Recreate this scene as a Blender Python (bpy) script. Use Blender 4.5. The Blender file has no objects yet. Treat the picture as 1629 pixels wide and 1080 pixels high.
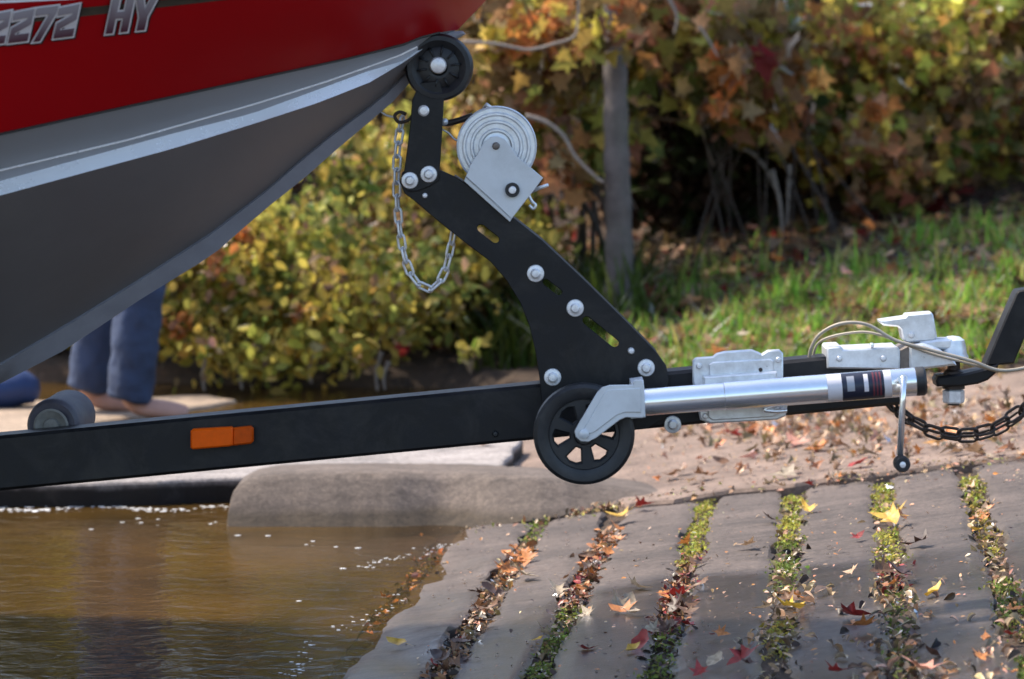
import bpy, bmesh, math, random
import numpy as np
from mathutils import Vector, Matrix
from mathutils.geometry import tessellate_polygon
from mathutils.bvhtree import BVHTree

random.seed(7)
rng = np.random.default_rng(11)
scene = bpy.context.scene
C = scene.collection

# ------------------------------------------------------------------ camera
F, CX, HY, HC = 5100.0, 814.5, 105.0, 1.15      # focal length in photo pixels, principal column, eye-level row, eye height
cam_d = bpy.data.cameras.new("camera")
cam_d.sensor_fit = 'HORIZONTAL'
cam_d.sensor_width = 36.0
cam_d.lens = F / 1629.0 * 36.0
cam_d.shift_y = -(540.0 - HY) / 1629.0
cam_d.clip_start, cam_d.clip_end = 0.05, 2000
cam_d.dof.use_dof = True
cam_d.dof.focus_distance = 6.3
cam_d.dof.aperture_fstop = 5.0
cam = bpy.data.objects.new("camera", cam_d)
cam.location = (0, 0, HC)
cam.rotation_euler = (math.radians(90), 0, 0)
C.objects.link(cam)
scene.camera = cam

# ------------------------------------------------------------------ light
SUN = Vector((-0.53, 0.27, 0.80)).normalized()          # towards the sun: left and a little behind the trailer
elev = math.asin(SUN.z)
world = bpy.data.worlds.new("World")
scene.world = world
world.use_nodes = True
wn = world.node_tree
wn.nodes.clear()
sky = wn.nodes.new("ShaderNodeTexSky")
sky.sky_type = 'NISHITA'
sky.sun_disc = False
sky.sun_elevation = elev
sky.sun_rotation = math.atan2(SUN.x, SUN.y)
sky.air_density, sky.dust_density = 1.0, 1.6
bg = wn.nodes.new("ShaderNodeBackground")
bg.inputs[1].default_value = 0.15
wo = wn.nodes.new("ShaderNodeOutputWorld")
wn.links.new(sky.outputs[0], bg.inputs[0])
wn.links.new(bg.outputs[0], wo.inputs[0])
sl = bpy.data.lights.new("sun", 'SUN')
sl.energy = 2.8
sl.angle = math.radians(3.0)
sl.color = (1.0, 0.90, 0.76)
so = bpy.data.objects.new("sun", sl)
so.rotation_euler = SUN.to_track_quat('Z', 'Y').to_euler()
C.objects.link(so)
scene.view_settings.view_transform = 'Standard'
scene.view_settings.look = 'None'
scene.view_settings.exposure = 1.30
scene.view_settings.gamma = 1.0
scene.render.engine = 'CYCLES'
scene.cycles.use_denoising = True
scene.cycles.max_bounces = 8
scene.cycles.transparent_max_bounces = 12
scene.cycles.caustics_reflective = False
scene.cycles.caustics_refractive = False

# ------------------------------------------------------------------ helpers
def P(px, py, Y):
    return Vector(((px - CX) * Y / F, Y, HC - (py - HY) * Y / F))

SL = 0.14
X0, Y0 = -0.117, 7.98
UX, UY = 0.995, -0.1005          # uphill along the ramp
DX, DY = 0.1005, 0.995           # level, across the ramp

def zramp(x, y):
    return SL * ((x - X0) * UX + (y - Y0) * UY)

def hit(px, py, off=0.0):
    """where the line of sight of a photo pixel meets the ramp plane raised by off"""
    a, b = (px - CX) / F, (py - HY) / F
    Y = (HC - off + SL * (X0 * UX + Y0 * UY)) / (b + SL * (a * UX + UY))
    return Vector((a * Y, Y, HC - b * Y))

def level(px, py, z):
    return P(px, py, (HC - z) * F / (py - HY))

def lin(r, g, b):
    f = lambda c: (c / 255 / 12.92) if c / 255 <= 0.04045 else ((c / 255 + 0.055) / 1.055) ** 2.4
    return (f(r), f(g), f(b))

def tag(o, label=None, cat=None, group=None, kind=None):
    if label: o['label'] = label
    if cat: o['category'] = cat
    if group: o['group'] = group
    if kind: o['kind'] = kind
    return o

def thing(name, label, cat, loc, group=None):
    o = bpy.data.objects.new(name, None)
    o.empty_display_size = 0.1
    o.location = loc
    C.objects.link(o)
    tag(o, label, cat, group)
    return o

def put(o, parent):
    C.objects.link(o)
    if parent is not None:
        o.parent = parent
        if parent.type == 'EMPTY' and parent.parent is None:
            o.matrix_parent_inverse = Matrix.Translation(-Vector(parent.location))
    return o

def mesh_obj(name, verts, faces, mat, parent=None, smooth=False, colors=None):
    me = bpy.data.meshes.new(name)
    me.from_pydata([tuple(v) for v in verts], [], faces)
    me.update()
    bm = bmesh.new(); bm.from_mesh(me)
    bmesh.ops.recalc_face_normals(bm, faces=bm.faces[:])
    bm.to_mesh(me); bm.free()
    if smooth:
        me.polygons.foreach_set('use_smooth', [True] * len(me.polygons))
        if smooth == 'auto':
            me.set_sharp_from_angle(angle=math.radians(35))
    if mat: me.materials.append(mat)
    o = bpy.data.objects.new(name, me)
    return put(o, parent)

class MB:
    """collects shapes into one mesh"""
    def __init__(self): self.v, self.f = [], []
    def add(self, v, f):
        n = len(self.v)
        self.v += [tuple(q) for q in v]
        self.f += [tuple(i + n for i in t) for t in f]
        return self
    def build(self, name, mat, parent=None, smooth='auto'):
        return mesh_obj(name, self.v, self.f, mat, parent, smooth)

def inset2(pts, d):
    """offset a closed 2D outline inwards (d>0), counter-clockwise outlines"""
    n = len(pts); out = []
    for i in range(n):
        p0, p1, p2 = Vector(pts[i - 1]), Vector(pts[i]), Vector(pts[(i + 1) % n])
        a, b = (p1 - p0), (p2 - p1)
        a = a.normalized() if a.length > 1e-9 else Vector((1, 0)); b = b.normalized() if b.length > 1e-9 else a
        na, nb = Vector((-a.y, a.x)), Vector((-b.y, b.x))
        m = na + nb
        m = m.normalized() if m.length > 1e-6 else na
        k = d / max(0.45, m.dot(na))
        out.append(p1 + m * k)
    return out

def area2(p):
    return 0.5 * sum(p[i - 1][0] * p[i][1] - p[i][0] * p[i - 1][1] for i in range(len(p)))

def prism_data(outer, ya, yb, bev=0.0015, holes=()):
    """outer: (x,z) world points; extruded from Y=ya (near) to yb with chamfered edges"""
    loops = []
    o = [Vector(p) for p in outer]
    if area2(o) < 0: o.reverse()
    loops.append((o, 1))
    for h in holes:
        h = [Vector(p) for p in h]
        if area2(h) > 0: h.reverse()
        loops.append((h, 1))
    v, f, front, back = [], [], [], []
    for pts, s in loops:
        ins = inset2(pts, bev)
        n = len(pts); base = len(v)
        for ring, y in ((ins, ya), (pts, ya + bev), (pts, yb - bev), (ins, yb)):
            v += [(q.x, y, q.y) for q in ring]
        for r in range(3):
            for i in range(n):
                j = (i + 1) % n
                f.append((base + r * n + i, base + r * n + j, base + (r + 1) * n + j, base + (r + 1) * n + i))
        front += list(range(base, base + n)); back += list(range(base + 3 * n, base + 4 * n))
    polys = []
    k = 0
    for pts, s in loops:
        polys.append([Vector((v[front[k + i]][0], v[front[k + i]][2], 0)) for i in range(len(pts))]); k += len(pts)
    for t in tessellate_polygon(polys):
        f.append(tuple(front[i] for i in t)); f.append(tuple(back[i] for i in reversed(t)))
    return v, f

def xz(pts, Y):
    return [(P(x, y, Y).x, P(x, y, Y).z) for x, y in pts]

def plate(name, pts, Y, th, mat, parent, bev=0.0015, holes=(), smooth='auto'):
    v, f = prism_data(xz(pts, Y), Y, Y + th, bev, [xz(h, Y) for h in holes])
    return mesh_obj(name, v, f, mat, parent, smooth)

def lathe_data(prof, c, seg=32, axis=Vector((0, 1, 0)), cap=True):
    """prof: (radius, distance along axis)"""
    axis = Vector(axis).normalized()
    q = axis.to_track_quat('Z', 'Y')
    c = Vector(c); v, f = [], []
    for r, t in prof:
        for k in range(seg):
            a = 2 * math.pi * k / seg
            v.append(c + q @ Vector((r * math.cos(a), r * math.sin(a), t)))
    m = len(prof)
    for i in range(m - 1):
        for k in range(seg):
            j = (k + 1) % seg
            f.append((i * seg + k, i * seg + j, (i + 1) * seg + j, (i + 1) * seg + k))
    cap = cap and prof[0] != prof[-1]
    if cap and prof[0][0] > 1e-6: f.append(tuple(range(seg)))
    if cap and prof[-1][0] > 1e-6: f.append(tuple((m - 1) * seg + k for k in range(seg)))
    return v, f

def tube_data(pts, r, seg=8, cap=True):
    pts = [Vector(p) for p in pts]
    n = len(pts); v, f = [], []
    rad = r if isinstance(r, (list, tuple)) else [r] * n
    up = None
    for i in range(n):
        t = (pts[min(i + 1, n - 1)] - pts[max(i - 1, 0)]).normalized()
        if up is None:
            up = t.orthogonal().normalized()
        else:
            up = (up - t * up.dot(t))
            up = up.normalized() if up.length > 1e-6 else t.orthogonal().normalized()
        s = t.cross(up)
        for k in range(seg):
            a = 2 * math.pi * k / seg
            v.append(pts[i] + (up * math.cos(a) + s * math.sin(a)) * rad[i])
    for i in range(n - 1):
        for k in range(seg):
            j = (k + 1) % seg
            f.append((i * seg + k, i * seg + j, (i + 1) * seg + j, (i + 1) * seg + k))
    if cap:
        f.append(tuple(range(seg))); f.append(tuple((n - 1) * seg + k for k in range(seg)))
    return v, f

def smooth_path(pts, n=6):
    pts = [Vector(p) for p in pts]; out = []
    for i in range(len(pts) - 1):
        p0, p1, p2, p3 = pts[max(i - 1, 0)], pts[i], pts[i + 1], pts[min(i + 2, len(pts) - 1)]
        for k in range(n):
            t = k / n
            out.append(0.5 * ((2 * p1) + (p2 - p0) * t + (2 * p0 - 5 * p1 + 4 * p2 - p3) * t * t + (3 * p1 - p0 - 3 * p2 + p3) * t ** 3))
    out.append(pts[-1])
    return out

def box_data(a, b):
    (x0, y0, z0), (x1, y1, z1) = a, b
    v = [(x0, y0, z0), (x1, y0, z0), (x1, y1, z0), (x0, y1, z0), (x0, y0, z1), (x1, y0, z1), (x1, y1, z1), (x0, y1, z1)]
    return v, [(0, 3, 2, 1), (4, 5, 6, 7), (0, 1, 5, 4), (1, 2, 6, 5), (2, 3, 7, 6), (3, 0, 4, 7)]

def resample(poly, n):
    p = [Vector(q) for q in poly]
    L = [0]
    for i in range(1, len(p)): L.append(L[-1] + (p[i] - p[i - 1]).length)
    out = []
    for k in range(n):
        d = L[-1] * k / (n - 1)
        i = 1
        while i < len(p) - 1 and L[i] < d: i += 1
        t = (d - L[i - 1]) / max(1e-9, L[i] - L[i - 1])
        out.append(p[i - 1].lerp(p[i], t))
    return out

# ------------------------------------------------------------------ materials
def new_mat(name):
    m = bpy.data.materials.new(name); m.use_nodes = True
    nt = m.node_tree; nt.nodes.clear()
    out = nt.nodes.new("ShaderNodeOutputMaterial")
    return m, nt, out

def N(nt, typ, **kw):
    n = nt.nodes.new(typ)
    for k, v in kw.items(): setattr(n, k, v)
    return n

def noise(nt, scale, detail=5, rough=0.6, vec=None, dist=0.0):
    n = N(nt, "ShaderNodeTexNoise")
    n.inputs['Scale'].default_value = scale
    n.inputs['Detail'].default_value = detail
    n.inputs['Roughness'].default_value = rough
    n.inputs['Distortion'].default_value = dist
    if vec is not None: nt.links.new(vec, n.inputs['Vector'])
    return n

def ramp(nt, fac, stops):
    r = N(nt, "ShaderNodeValToRGB")
    el = r.color_ramp.elements
    while len(el) < len(stops): el.new(0.5)
    for e, (p, c) in zip(el, stops):
        e.position = p; e.color = (*c, 1) if len(c) == 3 else c
    nt.links.new(fac, r.inputs[0])
    return r

def mixc(nt, fac, a, b, blend='MIX'):
    m = N(nt, "ShaderNodeMix", data_type='RGBA', blend_type=blend)
    for s, val in ((m.inputs[0], fac), (m.inputs[6], a), (m.inputs[7], b)):
        if hasattr(val, 'links') or hasattr(val, 'is_linked'): nt.links.new(val, s)
        elif isinstance(val, (int, float)): s.default_value = val
        else: s.default_value = (*val, 1)
    return m.outputs[2]

def surf(name, col, rough=0.6, metal=0.0, var=0.18, scale=30, bump=0.15, bscale=120, spec=0.5, coat=0.0, dust=None, dust_amt=0.0, rvar=0.12):
    m, nt, out = new_mat(name)
    b = N(nt, "ShaderNodeBsdfPrincipled")
    tc = N(nt, "ShaderNodeTexCoord")
    v = tc.outputs['Object']
    n1 = noise(nt, scale, 6, 0.65, v)
    r = ramp(nt, n1.outputs[0], [(0.25, tuple(c * (1 - var) for c in col)), (0.75, tuple(min(1, c * (1 + var)) for c in col))])
    colout = r.outputs[0]
    if dust:
        n3 = noise(nt, scale * 0.35, 8, 0.7, v, 0.5)
        rr = ramp(nt, n3.outputs[0], [(0.48, (0, 0, 0)), (0.72, (dust_amt,) * 3)])
        colout = mixc(nt, rr.outputs[0], colout, dust)
    nt.links.new(colout, b.inputs['Base Color'])
    n2 = noise(nt, bscale, 4, 0.6, v)
    rg = ramp(nt, n1.outputs[0], [(0.2, (max(0.02, rough - rvar),) * 3), (0.8, (min(1, rough + rvar),) * 3)])
    nt.links.new(rg.outputs[0], b.inputs['Roughness'])
    b.inputs['Metallic'].default_value = metal
    b.inputs['Specular IOR Level'].default_value = spec
    b.inputs['Coat Weight'].default_value = coat
    b.inputs['Coat Roughness'].default_value = 0.08
    bp = N(nt, "ShaderNodeBump")
    bp.inputs['Strength'].default_value = bump
    bp.inputs['Distance'].default_value = 0.002
    nt.links.new(n2.outputs[0], bp.inputs['Height'])
    nt.links.new(bp.outputs[0], b.inputs['Normal'])
    nt.links.new(b.outputs[0], out.inputs[0])
    return m

def leaf_material(name, trans=0.52, gloss=0.10, rough=0.45):
    m, nt, out = new_mat(name)
    at = N(nt, "ShaderNodeAttribute"); at.attribute_name = "col"
    tc = N(nt, "ShaderNodeTexCoord")
    n1 = noise(nt, 60, 3, 0.6, tc.outputs['Object'])
    rr = ramp(nt, n1.outputs[0], [(0.3, (0.7, 0.7, 0.7)), (0.7, (1.2, 1.2, 1.2))])
    col = mixc(nt, 1.0, at.outputs[0], rr.outputs[0], 'MULTIPLY')
    d = N(nt, "ShaderNodeBsdfDiffuse"); t = N(nt, "ShaderNodeBsdfTranslucent"); g = N(nt, "ShaderNodeBsdfGlossy")
    g.inputs['Roughness'].default_value = rough
    g.inputs['Color'].default_value = (1, 1, 1, 1)
    nt.links.new(col, d.inputs[0]); nt.links.new(col, t.inputs[0])
    a = N(nt, "ShaderNodeMixShader"); a.inputs[0].default_value = trans
    nt.links.new(d.outputs[0], a.inputs[1]); nt.links.new(t.outputs[0], a.inputs[2])
    fr = N(nt, "ShaderNodeLayerWeight"); fr.inputs[0].default_value = gloss
    mm = N(nt, "ShaderNodeMath", operation='MULTIPLY'); mm.inputs[1].default_value = 0.6
    nt.links.new(fr.outputs['Fresnel'], mm.inputs[0])
    b = N(nt, "ShaderNodeMixShader")
    nt.links.new(mm.outputs[0], b.inputs[0])
    nt.links.new(a.outputs[0], b.inputs[1]); nt.links.new(g.outputs[0], b.inputs[2])
    nt.links.new(b.outputs[0], out.inputs[0])
    return m

def concrete(name, base, dark, wet=0.0, wet_scale=1.6, grit=0.7, streak=False, lower=False, tide=False):
    """worn concrete: stains, aggregate, damp patches that are darker and shinier"""
    m, nt, out = new_mat(name)
    b = N(nt, "ShaderNodeBsdfPrincipled")
    g = N(nt, "ShaderNodeNewGeometry")
    v = g.outputs['Position']
    big = noise(nt, 3.5, 8, 0.65, v, 0.6)
    fine = noise(nt, 70, 6, 0.7, v)
    r1 = ramp(nt, big.outputs[0], [(0.3, dark), (0.68, base)])
    r2 = ramp(nt, fine.outputs[0], [(0.3, (0.62,) * 3), (0.7, (1.32,) * 3)])
    col = mixc(nt, 1.0, r1.outputs[0], r2.outputs[0], 'MULTIPLY')
    vo = N(nt, "ShaderNodeTexVoronoi"); vo.inputs['Scale'].default_value = 130
    nt.links.new(v, vo.inputs['Vector'])
    rv = ramp(nt, vo.outputs['Distance'], [(0.0, (1.25,) * 3), (0.35, (1.0,) * 3), (0.7, (0.75,) * 3)])
    col = mixc(nt, grit, col, mixc(nt, 1.0, col, rv.outputs[0], 'MULTIPLY'))
    mp = N(nt, "ShaderNodeMapping"); mp.inputs['Scale'].default_value = (5.0, 34.0, 5.0)
    nt.links.new(v, mp.inputs[0])
    sn = noise(nt, 1.0, 7, 0.7, mp.outputs[0], 0.4)
    sr = ramp(nt, sn.outputs[0], [(0.32, (0.55, 0.53, 0.52)), (0.52, (1.0,) * 3), (0.75, (1.18, 1.15, 1.1))])
    col = mixc(nt, 0.85 if (streak or lower) else 0.3, col, mixc(nt, 1.0, col, sr.outputs[0], 'MULTIPLY'))
    wn_ = noise(nt, wet_scale, 7, 0.62, v, 0.8)
    wsrc = wn_.outputs[0]
    if lower:      # the lower, nearer half of the ramp was splashed wet by launching
        sp = N(nt, "ShaderNodeSeparateXYZ"); nt.links.new(v, sp.inputs[0])
        mr = N(nt, "ShaderNodeMapRange"); mr.inputs[1].default_value = 7.35; mr.inputs[2].default_value = 6.35
        mr.inputs[3].default_value = -0.12; mr.inputs[4].default_value = 0.22
        nt.links.new(sp.outputs[1], mr.inputs[0])
        ad0 = N(nt, "ShaderNodeMath", operation='ADD'); nt.links.new(wsrc, ad0.inputs[0]); nt.links.new(mr.outputs[0], ad0.inputs[1])
        ad1 = N(nt, "ShaderNodeMath", operation='MULTIPLY_ADD'); ad1.inputs[1].default_value = 0.22
        nt.links.new(sn.outputs[0], ad1.inputs[0]); nt.links.new(ad0.outputs[0], ad1.inputs[2])
        ad2 = N(nt, "ShaderNodeMath", operation='SUBTRACT'); ad2.inputs[1].default_value = 0.11
        nt.links.new(ad1.outputs[0], ad2.inputs[0]); wsrc = ad2.outputs[0]
    wr = ramp(nt, wsrc, [(0.58 - wet * 0.4, (0,) * 3), (0.86 - wet * 0.4, (1,) * 3)])
    col2 = mixc(nt, 1.0, col, (0.62, 0.60, 0.60), 'MULTIPLY')
    colf = mixc(nt, wr.outputs[0], col, col2)
    if tide:       # dark damp band left by the lapping water
        sp2 = N(nt, "ShaderNodeSeparateXYZ"); nt.links.new(v, sp2.inputs[0])
        ma = N(nt, "ShaderNodeMath", operation='MULTIPLY_ADD'); ma.inputs[1].default_value = -0.05
        nt.links.new(big.outputs[0], ma.inputs[0]); nt.links.new(sp2.outputs[2], ma.inputs[2])
        tr = ramp(nt, ma.outputs[0], [(0.0, (1,) * 3), (0.022, (0,) * 3)])
        colf = mixc(nt, tr.outputs[0], colf, mixc(nt, 1.0, colf, (0.50, 0.46, 0.36), 'MULTIPLY'))
    nt.links.new(colf, b.inputs['Base Color'])
    rr = ramp(nt, wr.outputs[0], [(0, (0.85,) * 3), (1, (0.30,) * 3)])
    nt.links.new(rr.outputs[0], b.inputs['Roughness'])
    if lower:
        nt.links.new(wr.outputs[0], b.inputs['Coat Weight']); b.inputs['Coat Roughness'].default_value = 0.22; b.inputs['Coat IOR'].default_value = 1.4
    bp = N(nt, "ShaderNodeBump"); bp.inputs['Strength'].default_value = 0.6; bp.inputs['Distance'].default_value = 0.003
    ad = N(nt, "ShaderNodeMath", operation='ADD')
    mid = noise(nt, 22, 6, 0.7, v)
    nt.links.new(fine.outputs[0], ad.inputs[0]); nt.links.new(mid.outputs[0], ad.inputs[1])
    nt.links.new(ad.outputs[0], bp.inputs['Height'])
    nt.links.new(bp.outputs[0], b.inputs['Normal'])
    nt.links.new(b.outputs[0], out.inputs[0])
    return m

M = {}
M['black'] = surf('black_powder_coat', (0.0065, 0.0065, 0.008), 0.45, 0, 0.3, 25, 0.10, 260, spec=0.3, dust=(0.075, 0.068, 0.06), dust_amt=0.32)
M['rubber'] = surf('black_rubber', (0.010, 0.011, 0.013), 0.5, 0, 0.25, 40, 0.2, 200, dust=(0.12, 0.11, 0.1), dust_amt=0.2)
M['grey_rubber'] = surf('grey_rubber', (0.075, 0.068, 0.085), 0.6, 0, 0.25, 30, 0.2, 150, dust=(0.25, 0.24, 0.22), dust_amt=0.3)
M['galv'] = surf('galvanised_steel', (0.78, 0.80, 0.82), 0.36, 0.45, 0.18, 55, 0.12, 220, dust=(0.42, 0.41, 0.40), dust_amt=0.35)
M['zinc'] = surf('zinc_plated_bolt', (0.80, 0.79, 0.79), 0.36, 0.35, 0.2, 160, 0.15, 300)
M['plate'] = surf('pale_zinc_plate', (0.68, 0.70, 0.71), 0.42, 0.15, 0.06, 30, 0.06, 200, dust=(0.32, 0.32, 0.31), dust_amt=0.3)
M['tube'] = surf('bright_zinc_tube', (0.86, 0.87, 0.88), 0.24, 0.9, 0.03, 40, 0.0, 250, rvar=0.04)
M['chain'] = surf('dull_chain_steel', (0.20, 0.17, 0.15), 0.5, 0.6, 0.35, 90, 0.2, 300)
M['dark_chain'] = surf('rusty_chain_steel', (0.05, 0.035, 0.028), 0.55, 0.4, 0.4, 90, 0.2, 300)
M['red'] = surf('red_boat_paint', (0.40, 0.0015, 0.004), 0.35, 0, 0.05, 3, 0.0, 50, spec=0.25, coat=0.08, rvar=0.04)
M['hull_grey'] = surf('grey_boat_paint', (0.34, 0.35, 0.38), 0.45, 0.1, 0.05, 4, 0.02, 60, rvar=0.06)
M['hull_dark'] = surf('dark_grey_boat_bottom', (0.19, 0.18, 0.188), 0.42, 0.1, 0.10, 3, 0.03, 60, dust=(0.29, 0.28, 0.27), dust_amt=0.3)
M['hub'] = surf('worn_hub_plastic', (0.20, 0.19, 0.17), 0.7, 0, 0.3, 60, 0.3, 200)
M['alu'] = surf('bare_aluminium', (0.95, 0.96, 0.98), 0.28, 0.3, 0.03, 8, 0.0, 120)
M['keel'] = surf('scuffed_grey_keel', (0.30, 0.30, 0.34), 0.5, 0.1, 0.15, 12, 0.08, 120)
M['trim'] = surf('black_hull_trim', (0.01, 0.008, 0.008), 0.5)
M['olive'] = surf('dark_olive_stripe', (0.06, 0.045, 0.03), 0.4)
M['white'] = surf('white_print', (0.72, 0.68, 0.70), 0.45, 0, 0.08)
M['amber'] = surf('amber_lens', (0.90, 0.115, 0.0), 0.5, 0, 0.10, 60, 0.05, 200, spec=0.2)
M['amber_dark'] = surf('amber_lens_end', (0.60, 0.075, 0.0), 0.5, 0, 0.2, 80, spec=0.2)
M['cable'] = surf('tan_cable', (0.42, 0.36, 0.28), 0.5)
M['sticker'] = surf('navy_sticker', (0.012, 0.016, 0.035), 0.35)
M['sticker_red'] = surf('maroon_print', (0.16, 0.03, 0.04), 0.4)
M['jeans'] = surf('blue_denim', (0.035, 0.052, 0.10), 0.85, 0, 0.45, 9, 0.9, 60)
M['jeans_pale'] = surf('washed_denim', (0.16, 0.20, 0.27), 0.85, 0, 0.2, 25, 0.5, 400)
M['skin'] = surf('skin', (0.52, 0.28, 0.20), 0.55, 0, 0.1, 20, 0.05)
M['shirt'] = surf('grey_shirt', (0.16, 0.17, 0.18), 0.9)
M['hair'] = surf('brown_hair', (0.05, 0.03, 0.02), 0.6, 0, 0.3, 80, 0.5, 200)
M['bag'] = surf('blue_coated_cloth', (0.015, 0.04, 0.13), 0.6, 0, 0.3, 14, 0.4, 30)
M['bark'] = surf('grey_bark', (0.12, 0.098, 0.088), 0.9, 0, 0.5, 14, 1.0, 45, dust=(0.07, 0.08, 0.05), dust_amt=0.6)
M['dark_bark'] = surf('dark_bark', (0.07, 0.052, 0.042), 0.9, 0, 0.4, 22, 0.9, 60)
M['twig'] = surf('pale_twig', (0.27, 0.22, 0.18), 0.8, 0, 0.3, 40)
M['leaf'] = leaf_material('autumn_leaf')
M['fallen'] = leaf_material('fallen_leaf', 0.12, 0.3, 0.35)
M['grass'] = leaf_material('grass_blade', 0.45, 0.04, 0.6)
M['ramp'] = concrete('damp_ramp_concrete', (0.145, 0.111, 0.094), (0.064, 0.050, 0.043), wet=0.32, wet_scale=1.3, lower=True)
M['slab'] = concrete('sunlit_slab_concrete', (0.30, 0.212, 0.163), (0.15, 0.104, 0.080), wet=-0.3, streak=True)
M['kerb'] = concrete('smooth_kerb_concrete', (0.168, 0.130, 0.106), (0.090, 0.069, 0.056), wet=-0.25, grit=0.5, streak=True, tide=True)
M['pale_old'] = concrete('pale_wet_concrete', (0.50, 0.45, 0.41), (0.33, 0.30, 0.28), wet=0.1, wet_scale=7)
M['sand'] = concrete('wet_sand', (0.42, 0.31, 0.22), (0.27, 0.20, 0.14), wet=0.05)

def shade_painted_slab():
    """pale concrete, the deep shade of its wet front face painted black by height"""
    m = concrete('pale_concrete_painted_shade', (0.40, 0.355, 0.33), (0.22, 0.195, 0.18), wet=0.15, wet_scale=7, streak=True)
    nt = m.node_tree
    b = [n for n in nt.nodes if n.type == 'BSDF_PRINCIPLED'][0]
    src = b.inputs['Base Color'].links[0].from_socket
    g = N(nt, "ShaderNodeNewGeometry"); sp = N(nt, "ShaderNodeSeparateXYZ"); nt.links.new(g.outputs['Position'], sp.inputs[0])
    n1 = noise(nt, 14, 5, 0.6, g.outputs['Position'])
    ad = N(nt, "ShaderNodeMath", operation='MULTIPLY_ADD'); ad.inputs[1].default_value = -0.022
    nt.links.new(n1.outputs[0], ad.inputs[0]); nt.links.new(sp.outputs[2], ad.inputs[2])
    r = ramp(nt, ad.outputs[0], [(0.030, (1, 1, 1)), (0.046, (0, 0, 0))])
    nt.links.new(mixc(nt, r.outputs[0], src, (0.010, 0.008, 0.007)), b.inputs['Base Color'])  # near-black low band paints in the face's shade as well as its wet
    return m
M['pale'] = shade_painted_slab()

def print_fade():
    """printed lettering: grey at the top of each letter to plum at its foot"""
    m, nt, out = new_mat('grey_plum_print')
    b = N(nt, "ShaderNodeBsdfPrincipled")
    at = N(nt, "ShaderNodeAttribute"); at.attribute_name = "col"
    nt.links.new(at.outputs[0], b.inputs['Base Color'])
    b.inputs['Roughness'].default_value = 0.45
    nt.links.new(b.outputs[0], out.inputs[0])
    return m
M['print'] = print_fade()

def ground_mat():
    m, nt, out = new_mat('leaf_litter_soil')
    b = N(nt, "ShaderNodeBsdfPrincipled")
    g = N(nt, "ShaderNodeNewGeometry"); v = g.outputs['Position']
    n1 = noise(nt, 9, 8, 0.75, v, 0.4)
    r = ramp(nt, n1.outputs[0], [(0.25, (0.018, 0.012, 0.008)), (0.5, (0.06, 0.038, 0.024)), (0.75, (0.13, 0.075, 0.045))])
    nt.links.new(r.outputs[0], b.inputs['Base Color']); b.inputs['Roughness'].default_value = 0.95
    bp = N(nt, "ShaderNodeBump"); bp.inputs['Strength'].default_value = 0.9; bp.inputs['Distance'].default_value = 0.03
    nt.links.new(n1.outputs[0], bp.inputs['Height']); nt.links.new(bp.outputs[0], b.inputs['Normal'])
    nt.links.new(b.outputs[0], out.inputs[0])
    return m
M['soil'] = ground_mat()

def water_mat():
    """brown muddy water: clear where it thins out over the ramp, turbid where it deepens, mirror-like at grazing angles"""
    m, nt, out = new_mat('brown_water')
    g = N(nt, "ShaderNodeNewGeometry"); v = g.outputs['Position']
    dp = N(nt, "ShaderNodeVectorMath", operation='DOT_PRODUCT'); dp.inputs[1].default_value = (UX, UY, 0)
    nt.links.new(v, dp.inputs[0])
    mr = N(nt, "ShaderNodeMapRange"); mr.interpolation_type = 'SMOOTHSTEP'
    u0 = X0 * UX + Y0 * UY
    mr.inputs[1].default_value = u0; mr.inputs[2].default_value = u0 - 0.36
    mr.inputs[3].default_value = 0.04; mr.inputs[4].default_value = 1.0
    nt.links.new(dp.outputs['Value'], mr.inputs[0])
    mp = N(nt, "ShaderNodeMapping"); mp.inputs['Scale'].default_value = (1.0, 1.5, 1.0)
    nt.links.new(v, mp.inputs[0])
    w1 = noise(nt, 9, 3, 0.5, mp.outputs[0], 0.5)
    w2 = noise(nt, 34, 4, 0.55, mp.outputs[0], 0.3)
    ad = N(nt, "ShaderNodeMath", operation='MULTIPLY_ADD'); ad.inputs[1].default_value = 0.20
    nt.links.new(w2.outputs[0], ad.inputs[0]); nt.links.new(w1.outputs[0], ad.inputs[2])
    bp = N(nt, "ShaderNodeBump"); bp.inputs['Strength'].default_value = 0.22; bp.inputs['Distance'].default_value = 0.02
    nt.links.new(ad.outputs[0], bp.inputs['Height'])
    mud = noise(nt, 1.8, 5, 0.6, v)
    mc = ramp(nt, mud.outputs[0], [(0.3, (0.042, 0.025, 0.007)), (0.7, (0.095, 0.052, 0.013))])
    d = N(nt, "ShaderNodeBsdfDiffuse"); nt.links.new(mc.outputs[0], d.inputs[0])
    t = N(nt, "ShaderNodeBsdfTransparent"); t.inputs[0].default_value = (0.80, 0.66, 0.45, 1)
    a = N(nt, "ShaderNodeMixShader")
    nt.links.new(mr.outputs[0], a.inputs[0]); nt.links.new(t.outputs[0], a.inputs[1]); nt.links.new(d.outputs[0], a.inputs[2])
    gl = N(nt, "ShaderNodeBsdfGlossy"); gl.inputs['Roughness'].default_value = 0.04
    nt.links.new(bp.outputs[0], gl.inputs['Normal'])
    fr = N(nt, "ShaderNodeFresnel"); fr.inputs[0].default_value = 1.33
    nt.links.new(bp.outputs[0], fr.inputs['Normal'])
    mx = N(nt, "ShaderNodeMixShader")
    nt.links.new(fr.outputs[0], mx.inputs[0]); nt.links.new(a.outputs[0], mx.inputs[1]); nt.links.new(gl.outputs[0], mx.inputs[2])
    nt.links.new(mx.outputs[0], out.inputs[0])
    return m
M['water'] = water_mat()
m, nt, out = new_mat('white_foam')
b = N(nt, "ShaderNodeBsdfPrincipled"); b.inputs['Base Color'].default_value = (0.75, 0.75, 0.74, 1); b.inputs['Roughness'].default_value = 0.5
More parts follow.
